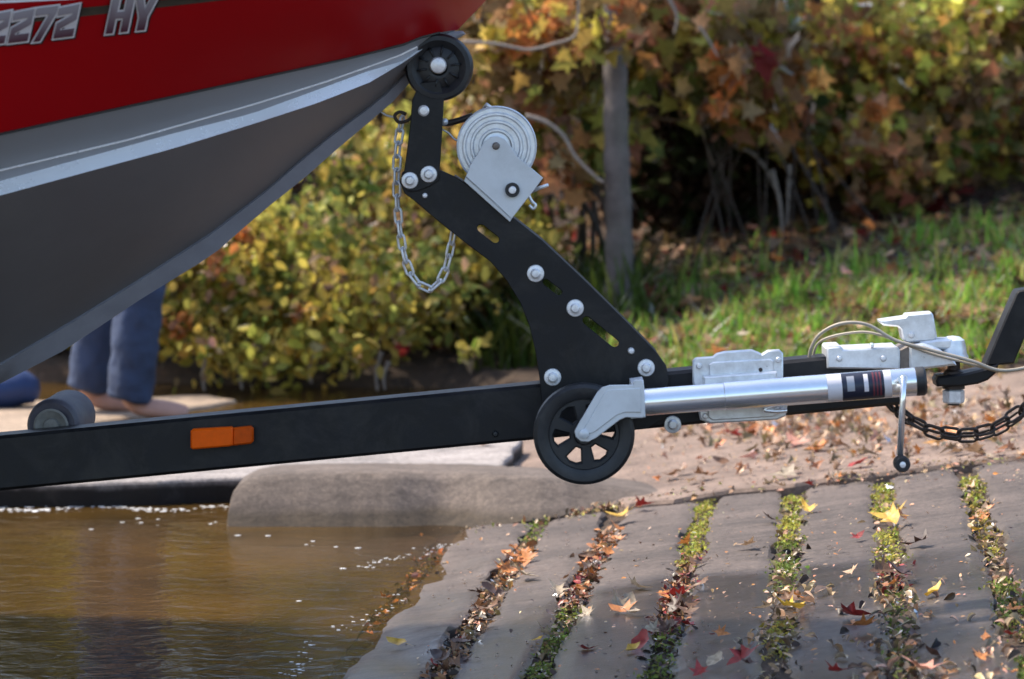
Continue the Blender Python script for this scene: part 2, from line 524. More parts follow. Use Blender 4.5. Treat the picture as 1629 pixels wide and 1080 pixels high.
nt.links.new(b.outputs[0], out.inputs[0]); M['foam'] = m

# ------------------------------------------------------------------ ground sheet
def sstep(a, b, x):
    t = max(0.0, min(1.0, (x - a) / (b - a))); return t * t * (3 - 2 * t)

def wob(x, y, s=1.0):
    return (math.sin(x * 2.3 * s + 1.1) * math.cos(y * 1.9 * s + 0.4) + 0.5 * math.sin(x * 5.1 * s + y * 4.3 * s))

def shore(x):
    return 11.55 - 1.65 * sstep(-0.35, 0.75, x) - 0.1 * max(0, min(x, 6) - 1.0) + 0.08 * math.sin(x * 3.1)

def ground_z(x, y):
    zr = zramp(x, y) - 0.06
    zr = max(-1.4, min(0.75 + 0.1 * (zr - 0.75) if zr > 0.75 else zr, 1.1))
    s = shore(x)
    if y < s - 0.25: return zr
    e = max(zramp(x, s), 0.0)
    e = min(e, 0.9) + 0.05
    d = max(0.0, y - s)
    zb = e + 0.10 * min(d, 3.0) + 0.34 * max(0, min(d, 16.0) - 3.0) + 0.02 * wob(x, y) * sstep(0, 0.5, d)
    k = sstep(s - 0.25, s + 0.1, y)
    return zr * (1 - k) + zb * k

def axis_vals(a, b, fine, lo, hi, grow=1.5):
    n = int((b - a) / fine)
    core = [a + (b - a) * i / n for i in range(n + 1)]
    v, st, left = a, fine, []
    while v > lo: st *= grow; v -= st; left.append(max(v, lo))
    v, st, right = b, fine, []
    while v < hi: st *= grow; v += st; right.append(min(v, hi))
    return left[::-1] + core + right
gx = axis_vals(-4.0, 4.5, 0.10, -300, 300)
gy = axis_vals(3.5, 19.0, 0.10, -120, 400)
V = [(x, y, ground_z(x, y)) for y in gy for x in gx]
nx = len(gx)
Fs = [(j * nx + i, j * nx + i + 1, (j + 1) * nx + i + 1, (j + 1) * nx + i) for j in range(len(gy) - 1) for i in range(nx - 1)]
g = mesh_obj('ground', V, Fs, M['soil'], None, True)
tag(g, kind='structure')

w = mesh_obj('water', [(-300, -120, 0), (1.2, -120, 0), (1.2, 60, 0), (-300, 60, 0)], [(0, 1, 2, 3)], M['water'])
tag(w, kind='structure')

# ------------------------------------------------------------------ ramp planks
ramp_o = thing('boat_ramp', 'sloping boat ramp of concrete planks with mossy gaps', 'ramp', (0.5, 6.5, 0.1))
del ramp_o['category']; del ramp_o['label']; ramp_o['kind'] = 'structure'
def ud(p):  # ramp coordinates of a point
    x, y = p.x - X0, p.y - Y0
    return x * UX + y * UY, x * DX + y * DY
def from_ud(u, d, off=0.0):
    return Vector((X0 + u * UX + d * DX, Y0 + u * UY + d * DY, SL * u + off))
gap_px = [-40, 140, 320, 500, 672, 812, 940, 1093, 1250, 1418, 1588, 1760, 1930]
gap_u = [ud(hit(x, 900))[0] for x in gap_px]
GW = 0.040
def plank(u0, u1, d0, d1, seed):
    r = random.Random(seed)
    t0, t1, o = r.uniform(-0.004, 0.004), r.uniform(-0.003, 0.003), r.uniform(-0.004, 0.004)
    nu, nd = 8, 90
    chip = lambda: abs(r.gauss(0, 0.004)) + (r.uniform(0.006, 0.018) if r.random() < 0.08 else 0)
    jl = [chip() for _ in range(nd + 1)]; jr = [chip() for _ in range(nd + 1)]
    v, f = [], []
    for j in range(nd + 1):
        d = d0 + (d1 - d0) * j / nd
        for i in range(nu + 3):
            if i == 0 or i == nu + 2:
                u = u0 if i == 0 else u1; off = -0.07
            else:
                k = (i - 1) / nu
                u = u0 + (u1 - u0) * k
                e = min(k, 1 - k) * (u1 - u0)
                off = o + (0.006 * math.sin(d * 5.3) * math.sin(d * 2.1 + k * 2) + 0.004 * math.sin(d * 13 + k * 5) if seed in (4, 5) else 0) + t0 * (k - 0.5) * 2 + t1 * math.sin(d * 1.3 + seed) - 0.007 * math.exp(-e / 0.005) + 0.0006 * math.sin(d * 9 + k * 7 + seed) * math.sin(d * 3.3 + seed * 2)
            if i in (0, 1): u += 0.006 * math.sin(d * 7.7 + seed) + jl[j]
            if i in (nu + 1, nu + 2): u += 0.006 * math.sin(d * 6.1 + seed * 3) - jr[j]
            if 1 < i < nu + 1: off += 0.0016 * (r.random() - 0.5)
            v.append(from_ud(u, d, off))
    w_ = nu + 3
    for j in range(nd):
        for i in range(w_ - 1):
            f.append((j * w_ + i, j * w_ + i + 1, (j + 1) * w_ + i + 1, (j + 1) * w_ + i))
    f.append(tuple(range(w_))); f.append(tuple(nd * w_ + i for i in range(w_)))
    return v, f
D_FAR = lambda u: -0.02
for k in range(len(gap_u) - 1):
    v, f = plank(gap_u[k] + GW / 2, gap_u[k + 1] - GW / 2, -3.9, -0.03, k + 1)
    mesh_obj('plank', v, f, M['ramp'], ramp_o, 'auto')
# bedding under the planks
bed = [from_ud(gap_u[0], -3.9, -0.015), from_ud(gap_u[-1], -3.9, -0.015), from_ud(gap_u[-1], 0.05, -0.015), from_ud(gap_u[0], 0.05, -0.015)]
mesh_obj('bedding', bed, [(0, 1, 2, 3)], M['soil'], ramp_o)

# ------------------------------------------------------------------ slabs
def kerb_slab():
    kx = [356, 359, 363, 369, 380, 398, 425, 500, 600, 700, 780, 860, 940, 1000, 1050, 1085]
    kt = [876, 846, 812, 788, 772, 762, 757, 754, 753, 754, 756, 761, 771, 780, 787, 792]
    kb = [880, 858, 850, 848, 846, 845, 845, 844, 842, 840, 836, 826, 812, 802, 796, 795]
    xs = kx[:6] + [float(q) for q in np.linspace(425, 1085, 70)]
    r = random.Random(5)
    v, f = [], []
    for x in xs:
        t, b_ = float(np.interp(x, kx, kt)), float(np.interp(x, kx, kb))
        pa = P(x, b_, 7.97); pa.z = -0.03
        pb = pa.lerp(hit(x, b_), sstep(620, 800, x))
        h = max(0.0, (b_ - t)) * pb.y / F
        chip = 0.004 * r.random() + (0.010 * r.random() if r.random() < 0.12 else 0)
        t += chip * 250
        pt = P(x, t, pb.y + 0.02 + h * 0.9)
        j = lambda q: Vector((0, q * (r.random() - 0.5), q * 0.5 * (r.random() - 0.5)))
        rows = [Vector((pb.x, pb.y - 0.01, pb.z - 0.12)), pb + j(0.006), pb.lerp(pt, 0.3) + j(0.007), pb.lerp(pt, 0.6) + j(0.007), pb.lerp(pt, 0.9) + j(0.005),
                pt + Vector((0, 0.004 + chip, 0.001)), pt + Vector((0, 0.05, 0.004)) + j(0.003), pt + Vector((0, 0.18, 0.0)), pt + Vector((0, 0.30, -0.01)), pt + Vector((0, 0.31, -0.3))]
        v += rows
    n = 10
    for i in range(len(xs) - 1):
        for k in range(n - 1):
            f.append((i * n + k, (i + 1) * n + k, (i + 1) * n + k + 1, i * n + k + 1))
    f.append(tuple(range(n))); f.append(tuple((len(xs) - 1) * n + k for k in range(n)))
    return tag(mesh_obj('kerb_slab', v, f, M['kerb'], None, 'auto'), kind='structure')
kerb_slab()

def flat_slab(name, pts, drop, mat, bevel=0.012, sub=6):
    """irregular slab: top outline given as 3D points, rounded edges, drop = thickness"""
    q = []
    for i in range(len(pts)):
        a, b_ = pts[i], pts[(i + 1) % len(pts)]
        for k in range(sub):
            p = a.lerp(b_, k / sub)
            if k: p = p + Vector((0.006 * math.sin(p.x * 31 + p.y * 17), 0.012 * math.sin(p.x * 23 + 2) + 0.006 * math.sin(p.x * 61), 0))
            q.append(p)
    c = sum(q, Vector()) / len(q)
    n = len(q)
    def shrink(p, d, dz):
        w_ = (c - p); w_.z = 0
        pl = p + w_.normalized() * d
        return pl + Vector((0, 0, dz))
    v = [p + Vector((0, 0, -drop)) for p in q] + [p + Vector((0, 0, -bevel)) for p in q] + [shrink(p, bevel * 0.6, -bevel * 0.25) for p in q] + [shrink(p, bevel * 1.6, 0) for p in q]
    f = []
    for r in range(3):
        for i in range(n):
            j = (i + 1) % n
            f.append((r * n + i, r * n + j, (r + 1) * n + j, (r + 1) * n + i))
    tri = tessellate_polygon([[Vector((p[0], p[1], 0)) for p in v[3 * n:]]])
    f += [tuple(3 * n + i for i in t) for t in tri]
    return tag(mesh_obj(name, v, f, mat, None, False), kind='structure')
OFF2 = 0.016
flat_slab('upper_slab', [hit(1000, 800, OFF2), hit(1200, 774, OFF2), hit(1400, 750, OFF2), hit(1629, 722, OFF2), hit(1900, 690, OFF2), hit(1900, 556, OFF2), hit(1629, 590, OFF2), hit(1200, 645, OFF2), hit(838, 684, OFF2), hit(800, 742, OFF2)], 0.14, M['slab'])
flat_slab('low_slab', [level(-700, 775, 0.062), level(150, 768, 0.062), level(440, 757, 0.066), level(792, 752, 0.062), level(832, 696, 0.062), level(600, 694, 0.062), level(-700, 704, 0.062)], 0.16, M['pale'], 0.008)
flat_slab('sandbar', [level(-500, 700, 0.012), level(70, 697, 0.012), level(140, 672, 0.014), level(300, 648, 0.014), level(380, 634, 0.012), level(340, 627, 0.014), level(120, 636, 0.02), level(-500, 632, 0.02)], 0.12, M['sand'], 0.02)

# ------------------------------------------------------------------ boat
boat = thing('motorboat', 'red and grey metal fishing boat resting its bow on the trailer', 'boat', P(0, 607, 6.0))
YC = 6.0
cK = [(728, 52), (700, 74), (660, 118), (628, 155), (588, 190), (534, 235), (480, 283), (420, 330), (337, 403), (220, 475), (100, 555), (0, 607)]
cKi = [(722, 52), (685, 76), (650, 112), (622, 141), (588, 169), (530, 212), (489, 245), (420, 305), (337, 369), (220, 445), (110, 513), (0, 578)]
cC1 = [(720, 51), (690, 66), (639, 101), (588, 131), (507, 163), (400, 198), (276, 236), (0, 311)]
cC2 = [(719, 51), (690, 63), (639, 98), (588, 112), (507, 142), (400, 181), (276, 212), (0, 288)]
cW = [(718, 50), (680, 66), (631, 90), (521, 129), (400, 167), (209, 221), (0, 271)]
cR = [(728, 47), (682, 54), (642, 70), (561, 91), (400, 126), (276, 153), (0, 213)]
cG = [(830, -60), (780, -66), (700, -72), (560, -86), (300, -112), (0, -150)]
NS = 26
curves = {}
def hull_curve(key, poly, hb):
    pts = []
    for i, p in enumerate(resample([Vector((a, b_, 0)) for a, b_ in poly], NS)):
        s = i / (NS - 1)
        pts.append(P(p.x, p.y, YC - hb(s)))
    a, b_ = pts[-1], pts[-4]
    d = (a - b_)
    slope = d / max(1e-6, -d.x)
    for k, dist in enumerate((0.35, 0.8, 1.4, 2.2, 3.2, 4.2)):      # on to the stern, out of the picture
        e = 1 - math.exp(-dist * 1.1)
        pts.append(a + Vector((-dist, slope.y * e / 1.1, slope.z * e / 1.1)))
    curves[key] = pts
hull_curve('K', cK, lambda s: 0.012)
hull_curve('I', cKi, lambda s: 0.018 + 0.022 * s)
hull_curve('C1', cC1, lambda s: 0.016 + 0.468 * s ** 0.85)
hull_curve('C2', cC2, lambda s: 0.014 + 0.45 * s ** 0.85)
hull_curve('W', cW, lambda s: 0.016 + 0.462 * s ** 0.85)
hull_curve('R', cR, lambda s: 0.018 + 0.55 * s ** 0.80)
hull_curve('G', cG, lambda s: 0.03 + 0.78 * s ** 0.62)
def mirror(p): return Vector((p.x, 2 * YC - p.y, p.z))
def loft(name, a, b_, mat, nmid=0, bulge=0.0):
    A, B = curves[a], curves[b_]
    v, f = [], []
    n = len(A); rows = nmid + 2
    for side in (0, 1):
        base = len(v)
        for i in range(n):
            for r in range(rows):
                t = r / (rows - 1)
                p = A[i].lerp(B[i], t)
                p = p + Vector((0, -bulge * math.sin(math.pi * t) * min(1, i / 8), 0))
                v.append(p if side == 0 else mirror(p))
        for i in range(n - 1):
            for r in range(rows - 1):
                f.append((base + i * rows + r, base + (i + 1) * rows + r, base + (i + 1) * rows + r + 1, base + i * rows + r + 1))
    return mesh_obj(name, v, f, mat, boat, True)
red = loft('hull_side', 'R', 'G', M['red'], 5, 0.012)
loft('grey_band', 'W', 'R', M['hull_grey'], 1)
loft('chine_step', 'C2', 'W', M['hull_grey'])
loft('chine_rail', 'C1', 'C2', M['alu'])
loft('hull_bottom', 'I', 'C1', M['hull_dark'], 3, 0.01)
# keel bar: proud of the bottom, closed underneath
mb = MB()
nK = len(curves['K'])
vv, ff = [], []
for i in range(nK):
    a, b_ = curves['I'][i] + Vector((0, -0.006, -0.004)), curves['K'][i] + Vector((0, -0.004, -0.004))
    vv += [curves['I'][i] + Vector((0, 0.003, 0.004)), a, b_, mirror(b_), mirror(a), mirror(curves['I'][i] + Vector((0, 0.003, 0.004)))]
for i in range(nK - 1):
    for r in range(5):
        ff.append((i * 6 + r, (i + 1) * 6 + r, (i + 1) * 6 + r + 1, i * 6 + r + 1))
mesh_obj('keel_bar', vv, ff, M['keel'], boat, 'auto')
mb = MB()
for side in (0, 1):
    pts = [p + Vector((0, -0.001, 0)) for p in curves['W'][2:]]
    mb.add(*tube_data([p if side == 0 else mirror(p) for p in pts], 0.0022, 6))
mb.build('weld_bead', M['alu'], boat)
mb = MB()
for side in (0, 1):
    mb.add(*tube_data([p if side == 0 else mirror(p) for p in curves['R'][1:]], 0.0030, 6))
mb.build('trim_line', M['trim'], boat)
# foredeck and stern close the hull
v, f = [], []
for p in curves['G']: v += [p, Vector((p.x, YC, p.z + 0.03)), mirror(p)]
for i in range(len(curves['G']) - 1):
    for r in range(2): f.append((i * 3 + r, (i + 1) * 3 + r, (i + 1) * 3 + r + 1, i * 3 + r + 1))
mesh_obj('deck', v, f, M['hull_grey'], boat, True)
last = [curves[k][-1] for k in ('I', 'C1', 'C2', 'W', 'R', 'G')]
mesh_obj('transom', last + [mirror(p) for p in reversed(last)], [tuple(range(12))], M['hull_grey'], boat)
v = [curves['R'][0], curves['G'][0], mirror(curves['G'][0]), mirror(curves['R'][0])]
mesh_obj('stem', v, [(0, 1, 2, 3)], M['red'], boat)
# nose cap above the roller
nose = MB()
nose.add(*prism_data(xz([(676, 58), (700, 51), (736, 49), (741, 54), (724, 63), (690, 76)], YC), YC - 0.028, YC + 0.028, 0.004))
nose.build('nose_cap', M['keel'], boat)

bpy.context.view_layer.update()
rb = bmesh.new(); rb.from_mesh(red.data); bvh = BVHTree.FromBMesh(rb)
EYE = Vector((0, 0, HC))
def on_hull(px, py, lift):
    d = P(px, py, 6.0) - EYE
    h = bvh.ray_cast(EYE, d.normalized())
    p = h[0] if h[0] is not None else P(px, py, 5.5)
    return p - d.normalized() * lift
def decal(name, polys, mat, parent, lift, cols=None):
    v, f, cc = [], [], []
    for poly in polys:
        base = len(v)
        n = len(poly)
        fr = [on_hull(x, y, lift) for x, y in poly]
        bk = [on_hull(x, y, lift - 0.0016) for x, y in poly]
        v += fr + bk
        tri = tessellate_polygon([[Vector((x, y, 0)) for x, y in poly]])
        f += [tuple(base + i for i in t) for t in tri]
        f += [(base + i, base + (i + 1) % n, base + n + (i + 1) % n, base + n + i) for i in range(n)]
    o = mesh_obj(name, v, f, mat, parent)
    if cols:
        a = o.data.color_attributes.new('col', 'FLOAT_COLOR', 'POINT')
        flat = []
        for poly in cols:
            for c in list(poly) + list(poly): flat += [*c, 1]
        a.data.foreach_set('color', flat)
    return o
def band(p0, p1, h0, h1, n=10):
    top = [(p0[0] + (p1[0] - p0[0]) * k / n, p0[1] + (p1[1] - p0[1]) * k / n) for k in range(n + 1)]
    bot = [(x, y + h0 + (h1 - h0) * k / n) for k, (x, y) in enumerate(top)]
    return top + bot[::-1]
decal('stripe', [band((-60, 31), (400, -14), 17, 9)], M['olive'], boat, 0.0022)
decal('stripe', [band((-60, -4), (120, -14), 12, 13)], M['white'], boat, 0.0022)

def stroke(pts, wdt):
    """mitred outline of a thick open line, in letter units"""
    L, R_ = [], []
    n = len(pts)
    for i in range(n):
        p = Vector(pts[i])
        a = (p - Vector(pts[i - 1])).normalized() if i else (Vector(pts[1]) - p).normalized()
        b_ = (Vector(pts[i + 1]) - p).normalized() if i < n - 1 else a
        na, nb = Vector((-a.y, a.x)), Vector((-b_.y, b_.x))
        m_ = (na + nb).normalized()
        k = (wdt / 2) / max(0.35, m_.dot(na))
        L.append(p + m_ * k); R_.append(p - m_ * k)
    return L + R_[::-1]
GLY = {
    '2': [stroke([(0.04, 0.80), (0.80, 0.84), (0.80, 0.60), (0.18, 0.40), (0.17, 0.17), (0.92, 0.17)], 0.25)],
    '7': [[(0.02, 0.98), (0.98, 0.98), (0.98, 0.80), (0.48, 0.0), (0.14, 0.0), (0.60, 0.74), (0.02, 0.74)]],
    'H': [[(0, 0), (0.34, 0), (0.34, 0.40), (0.62, 0.40), (0.62, 0), (0.96, 0), (0.96, 1), (0.62, 1), (0.62, 0.62), (0.34, 0.62), (0.34, 1), (0, 1)]],
    'Y': [[(0.30, 0), (0.68, 0), (0.68, 0.38), (1.0, 1), (0.68, 1), (0.49, 0.62), (0.30, 1), (-0.02, 1), (0.30, 0.38)]],
}
def letter(ch, bl, wv, uv, label):
    def mp(p): return (bl[0] + wv[0] * p[0] + uv[0] * p[1], bl[1] + wv[1] * p[0] + uv[1] * p[1])
    polys = []
    for g_ in GLY[ch]:
        q = [mp(p) for p in g_]
        if area2(q) < 0: q = q[::-1]
        polys.append(q)
    outl = [[tuple(p) for p in inset2(q, -2.0)] for q in polys]
    shad = [[(p[0] + 2.2, p[1] + 1.8) for p in q] for q in outl]
    o = decal('registration_character', outl, M['white'], boat, 0.0060)
    o['label'] = label
    decal('drop_shadow', shad, M['trim'], o, 0.0038)
    cols = []
    for q in polys:
        cc = []
        for p in q:
            k = (p[1] - bl[1] - wv[1] * (p[0] - bl[0]) / wv[0]) / uv[1]
            k = max(0, min(1, k))
            a, b_ = Vector((0.085, 0.010, 0.028)), Vector((0.36, 0.33, 0.36))
            cc.append(tuple(a.lerp(b_, min(1, k * 1.25))))
        cols.append(cc)
    ins = [[tuple(p) for p in inset2(q, 0.9)] for q in polys]
    decal('letter_fill', ins, M['print'], o, 0.0082, cols)
for ch, bl in (('2', (-27, 76)), ('2', (10, 72.5)), ('7', (46, 68.5)), ('2', (82, 65))):
    letter(ch, bl, (37, -4.6), (12, -57), f'grey character {ch} with a white outline on the red bow')
letter('H', (167, 55), (38, -4.2), (12, -57), 'grey character H with a white outline on the red bow')
letter('Y', (205, 51), (38, -4.2), (12, -57), 'grey character Y with a white outline on the red bow')

# ------------------------------------------------------------------ trailer
trailer = thing('boat_trailer', 'black boat trailer with winch stand, wheel jack and silver coupler under the red boat', 'boat trailer', (0.3, 6.0, 0.1))
# main tongue: one straight box beam from the coupler back under the boat
YB0, YB1 = 5.962, 6.038
a0, a1 = P(1425, 553.5, 6.0), P(0, 690, 6.0)
dirb = (a1 - a0).normalized()
a2 = a0 + dirb * 5.6
dn = Vector((dirb.z, 0, -dirb.x)); dn = dn if dn.z < 0 else -dn
hbm = 87 * 6.0 / F
v, f = prism_data([(p.x, p.z) for p in (a0, a2, a2 + dn * hbm, a0 + dn * hbm)], YB0, YB1, 0.006)
beam = mesh_obj('tongue_beam', v, f, M['black'], trailer, 'auto')
# rear frame out of the picture: cross member, axle, wheels
def along(t, dz=0.0, dy=0.0): return a0 + dirb * t + dn * dz + Vector((0, dy, 0))
for t in (2.6, 4.6):
    p = along(t, hbm + 0.03)
    mb = MB(); mb.add(*box_data((p.x - 0.04, p.y - 0.85, p.z - 0.05), (p.x + 0.04, p.y + 0.85, p.z + 0.03)))
    mb.build('cross_member', M['black'], trailer)
for s in (-1, 1):
    c = along(4.4, hbm + 0.12) + Vector((0, s * 0.95, 0))
    prof = [(0.10, -0.08), (0.20, -0.085), (0.26, -0.06), (0.27, 0), (0.26, 0.06), (0.20, 0.085), (0.10, 0.08)]
    o = mesh_obj('road_wheel', *lathe_data(prof, c, 40), M['rubber'], trailer, 'auto')
    mesh_obj('rim', *lathe_data([(0.02, -0.09), (0.12, -0.088), (0.14, -0.05), (0.14, 0.05), (0.12, 0.088), (0.02, 0.09)], c, 32), M['galv'], o, 'auto')

def bolt(px, py, r, Y, parent, mat=None, h=0.010):
    c = P(px, py, Y); rr = r * Y / F
    o = mesh_obj('bolt', *lathe_data([(rr, 0.004), (rr, -0.001), (rr * 0.93, -0.0028), (rr * 0.62, -0.0034), (rr * 0.58, -0.0036), (rr * 0.55, -h * 0.75), (rr * 0.40, -h), (0.0001, -h * 1.05)], c, 20), mat or M['zinc'], parent, 'auto')
    return o
def small_bolt(px, py, r, Y, parent, mat=None):
    c = P(px, py, Y); rr = r * Y / F
    return mesh_obj('bolt', *lathe_data([(rr, 0.003), (rr, -0.002), (rr * 0.7, -0.005), (0.0001, -0.0056)], c, 16), mat or M['zinc'], parent, 'auto')

# winch stand: two cut plates with slots and a bent top edge
def slot(x0, y0, x1, y1, w_):
    d = Vector((x1 - x0, y1 - y0)); d.normalize(); n_ = Vector((-d.y, d.x)) * w_
    pts = []
    for c, s in (((x0, y0), 1), ((x1, y1), -1)):
        for k in range(6):
            a = math.pi * k / 5
            q = Vector(c) + (n_ * math.cos(a) - d * w_ * math.sin(a)) * s
            pts.append((q.x, q.y))
    return pts
arm = [(636, 290), (640, 274), (652, 266), (690, 266), (722, 280), (760, 304), (806, 338), (862, 382), (930, 446), (1000, 515), (1046, 562), (1060, 582), (1064, 604), (1058, 664), (1030, 682),
       (880, 692), (862, 640), (858, 600), (852, 560), (842, 518), (828, 482), (806, 446), (780, 416), (740, 386), (700, 354), (660, 320), (644, 308)]
slots = [slot(765, 363, 788, 381, 6), slot(868, 449, 889, 465, 5), slot(933, 510, 978, 546, 6.5)]
YA = 5.940
stand = plate('winch_stand', arm, YA, 0.008, M['black'], trailer, 0.0012, slots)
fa = plate('side_plate', arm, YA + 0.112, 0.008, M['black'], stand, 0.0012, slots)
# rolled upper edge joining the two plates
mb = MB()
edge = [(722, 281), (760, 305), (806, 339), (862, 383), (930, 447), (1000, 516), (1046, 563)]
for i in range(len(edge) - 1):
    p, q = P(*edge[i], YA), P(*edge[i + 1], YA)
    t = (q - p).normalized(); nn = Vector((t.z, 0, -t.x)); nn = nn if nn.z > 0 else -nn
    w_ = [p + Vector((0, 0.008, 0)), q + Vector((0, 0.008, 0)), q + Vector((0, 0.112, 0)), p + Vector((0, 0.112, 0))]
    w_ = [x_ - nn * 0.0035 for x_ in w_] + [x_ + nn * 0.0005 for x_ in w_]
    mb.add(w_, [(0, 1, 2, 3), (7, 6, 5, 4), (0, 4, 5, 1), (1, 5, 6, 2), (2, 6, 7, 3), (3, 7, 4, 0)])
mb.build('top_flange', M['black'], stand, False)
for (x, y) in ((652, 287), (682, 277)): bolt(x, y, 13.5, YA - 0.006, stand)
for (x, y) in ((852, 435), (915, 490), (879, 600), (1028, 585)): bolt(x, y, 14, YA - 0.001, stand)
for (x, y, r) in ((1004, 558, 5.5), (676, 311, 4.5)): small_bolt(x, y, r, YA - 0.001, stand)
bolt(1070, 675, 14, YB0 - 0.001, trailer, M['galv'])
small_bolt(788, 690, 5, YB0 - 0.001, trailer, M['rubber'])
neck = [(640, 292), (646, 250), (652, 205), (656, 158), (668, 132), (700, 128), (706, 160), (703, 215), (700, 262), (698, 286), (684, 296), (664, 304), (648, 304)]
n1 = plate('neck_plate', neck, YA - 0.006, 0.006, M['black'], trailer, 0.001)
n2 = plate('neck_plate', neck, YA + 0.12, 0.006, M['black'], trailer, 0.001)
small_bolt(674, 176, 9, YA - 0.007, n1)
cr = P(674, 176, 6.0)
mesh_obj('cross_bolt', *tube_data([cr + Vector((0, -0.06, 0)), cr + Vector((0, 0.06, 0))], 0.005, 10), M['zinc'], n1, True)

# bow roller: two rubber discs on one axle, the stem between them
rc = P(698, 107, 5.93)
rr = 54 * 5.93 / F
axle = mesh_obj('bow_roller', *lathe_data([(0.012, 0.0), (0.012, 0.14)], rc + Vector((0, 0.0, 0)), 20), M['galv'], trailer, 'auto')
def disc(yoff, flip):
    s = -1 if flip else 1
    prof = [(0.012, 0.012), (0.016, 0.004), (0.022, 0.003), (rr * 0.60, 0.010), (rr * 0.66, 0.007), (rr * 0.80, 0.002), (rr * 0.93, 0.003), (rr * 0.985, 0.009), (rr, 0.018), (rr * 0.985, 0.028), (rr * 0.9, 0.036), (0.012, 0.042)]
    prof = [(r, s * t) for r, t in prof]
    d = mesh_obj('roller_disc', *lathe_data(prof, rc + Vector((0, yoff, 0)), 56), M['rubber'], axle, 'auto')
    return d
disc(0.0, False); disc(0.14, True)
for k in range(10):
    a = 2 * math.pi * k / 10 + 0.15
    p = rc + Vector((math.cos(a) * 0.022, 0.0035, math.sin(a) * 0.022)); q = rc + Vector((math.cos(a) * rr * 0.64, 0.0065, math.sin(a) * rr * 0.64))
    mesh_obj('roller_rib', *tube_data([p, q], 0.0022, 6), M['rubber'], axle, True)
hb_ = P(697, 104, 5.93)
mesh_obj('bolt', *lathe_data([(0.0158, 0.004), (0.0158, -0.004), (0.0135, -0.008), (0.008, -0.0095), (0.0001, -0.010)], hb_, 20), M['zinc'], axle, 'auto')

# winch
wp = [(741, 281), (748, 262), (762, 240), (770, 226), (780, 218), (792, 216), (803, 221), (812, 232), (824, 250), (844, 266), (864, 283), (850, 302), (834, 322), (814, 348), (780, 316)]
winch = plate('winch', wp, 5.925, 0.004, M['plate'], trailer, 0.001)
plate('frame_plate', wp, 6.045, 0.004, M['plate'], winch, 0.001)
base_pts = [(741, 281), (780, 316), (814, 348), (811, 353), (776, 322), (738, 288)]
plate('winch_base', base_pts, 5.93, 0.118, M['plate'], winch, 0.001)
wc = P(790, 233, 5.945)
R0 = 64 * 5.945 / F
prof = [(0.0001, -0.001), (0.018, -0.001), (0.022, 0.001)]
for r in (0.030, 0.046, 0.060):
    prof += [(r - 0.004, 0.001), (r - 0.0015, -0.0035), (r + 0.0015, -0.0035), (r + 0.004, 0.001)]
prof += [(R0 - 0.004, 0.001), (R0 - 0.001, -0.002), (R0, 0.0), (R0 - 0.001, 0.003), (R0 - 0.006, 0.004), (0.028, 0.006), (0.026, 0.02), (0.026, 0.07), (0.028, 0.084), (R0 - 0.006, 0.086), (R0, 0.088), (R0 - 0.006, 0.091), (0.0001, 0.091)]
mesh_obj('drum', *lathe_data(prof, wc, 72), M['galv'], winch, 'auto')
mesh_obj('wound_strap', *lathe_data([(0.030, 0.010), (0.058, 0.012), (0.060, 0.045), (0.058, 0.078), (0.030, 0.080)], wc, 48), M['cable'], winch, 'auto')
small_bolt(789, 232, 6, 5.924, winch, M['chain'])
pc = P(815, 302, 5.924)
mesh_obj('shaft_collar', *lathe_data([(0.0075, 0.001), (0.0135, 0.001), (0.0135, -0.006), (0.0125, -0.0075), (0.0085, -0.0075), (0.0075, -0.003), (0.0075, 0.001)], pc, 24), M['rubber'], winch, 'auto')
mesh_obj('shaft_end', *lathe_data([(0.0072, 0.002), (0.0072, -0.009), (0.006, -0.010), (0.0001, -0.0104)], pc, 20), M['zinc'], winch, 'auto')
mesh_obj('pawl', *tube_data([P(846, 304, 5.95), P(858, 299, 5.94), P(872, 294, 5.935)], [0.004, 0.0035, 0.003], 8), M['galv'], winch, True)
mesh_obj('pawl_spring', *tube_data(smooth_path([P(840, 308, 5.95), P(846, 320, 5.95), P(852, 326, 5.95), P(848, 332, 5.95), P(842, 326, 5.95)], 4), 0.003, 6), M['galv'], winch, True)
mesh_obj('strap_clip', *tube_data([P(770, 172, 5.99), P(774, 166, 5.98), P(782, 172, 5.98)], 0.004, 6), M['zinc'], winch, True)
# winch line to the bow eye
mesh_obj('hook_line', *tube_data(smooth_path([P(752, 184, 6.0), P(728, 192, 6.0), P(708, 196, 6.0), P(690, 190, 6.0)], 5), [0.006] * 15 + [0.005], 8), M['dark_chain'], winch, True)
mesh_obj('line_end', *lathe_data([(0.0001, -0.003), (0.007, -0.002), (0.007, 0.008), (0.0001, 0.009)], P(707, 194, 5.985), 14), M['zinc'], winch, True)
mesh_obj('loose_line', *tube_data(smooth_path([P(702, 205, 6.0), P(714, 212, 6.0), P(724, 222, 6.0), P(738, 226, 6.0)], 4), 0.0018, 6), M['galv'], winch, True)

# marker lamp
lamp = plate('side_marker_lamp', [(303, 686), (306, 683), (368, 679.5), (370, 682), (370, 708), (366, 710), (306, 715), (303, 712)], 5.938, 0.022, M['amber'], trailer, 0.003)
plate('lens_end', [(370, 681), (398, 678), (403, 682), (403, 702), (399, 706), (370, 709)], 5.941, 0.018, M['amber_dark'], lamp, 0.003)

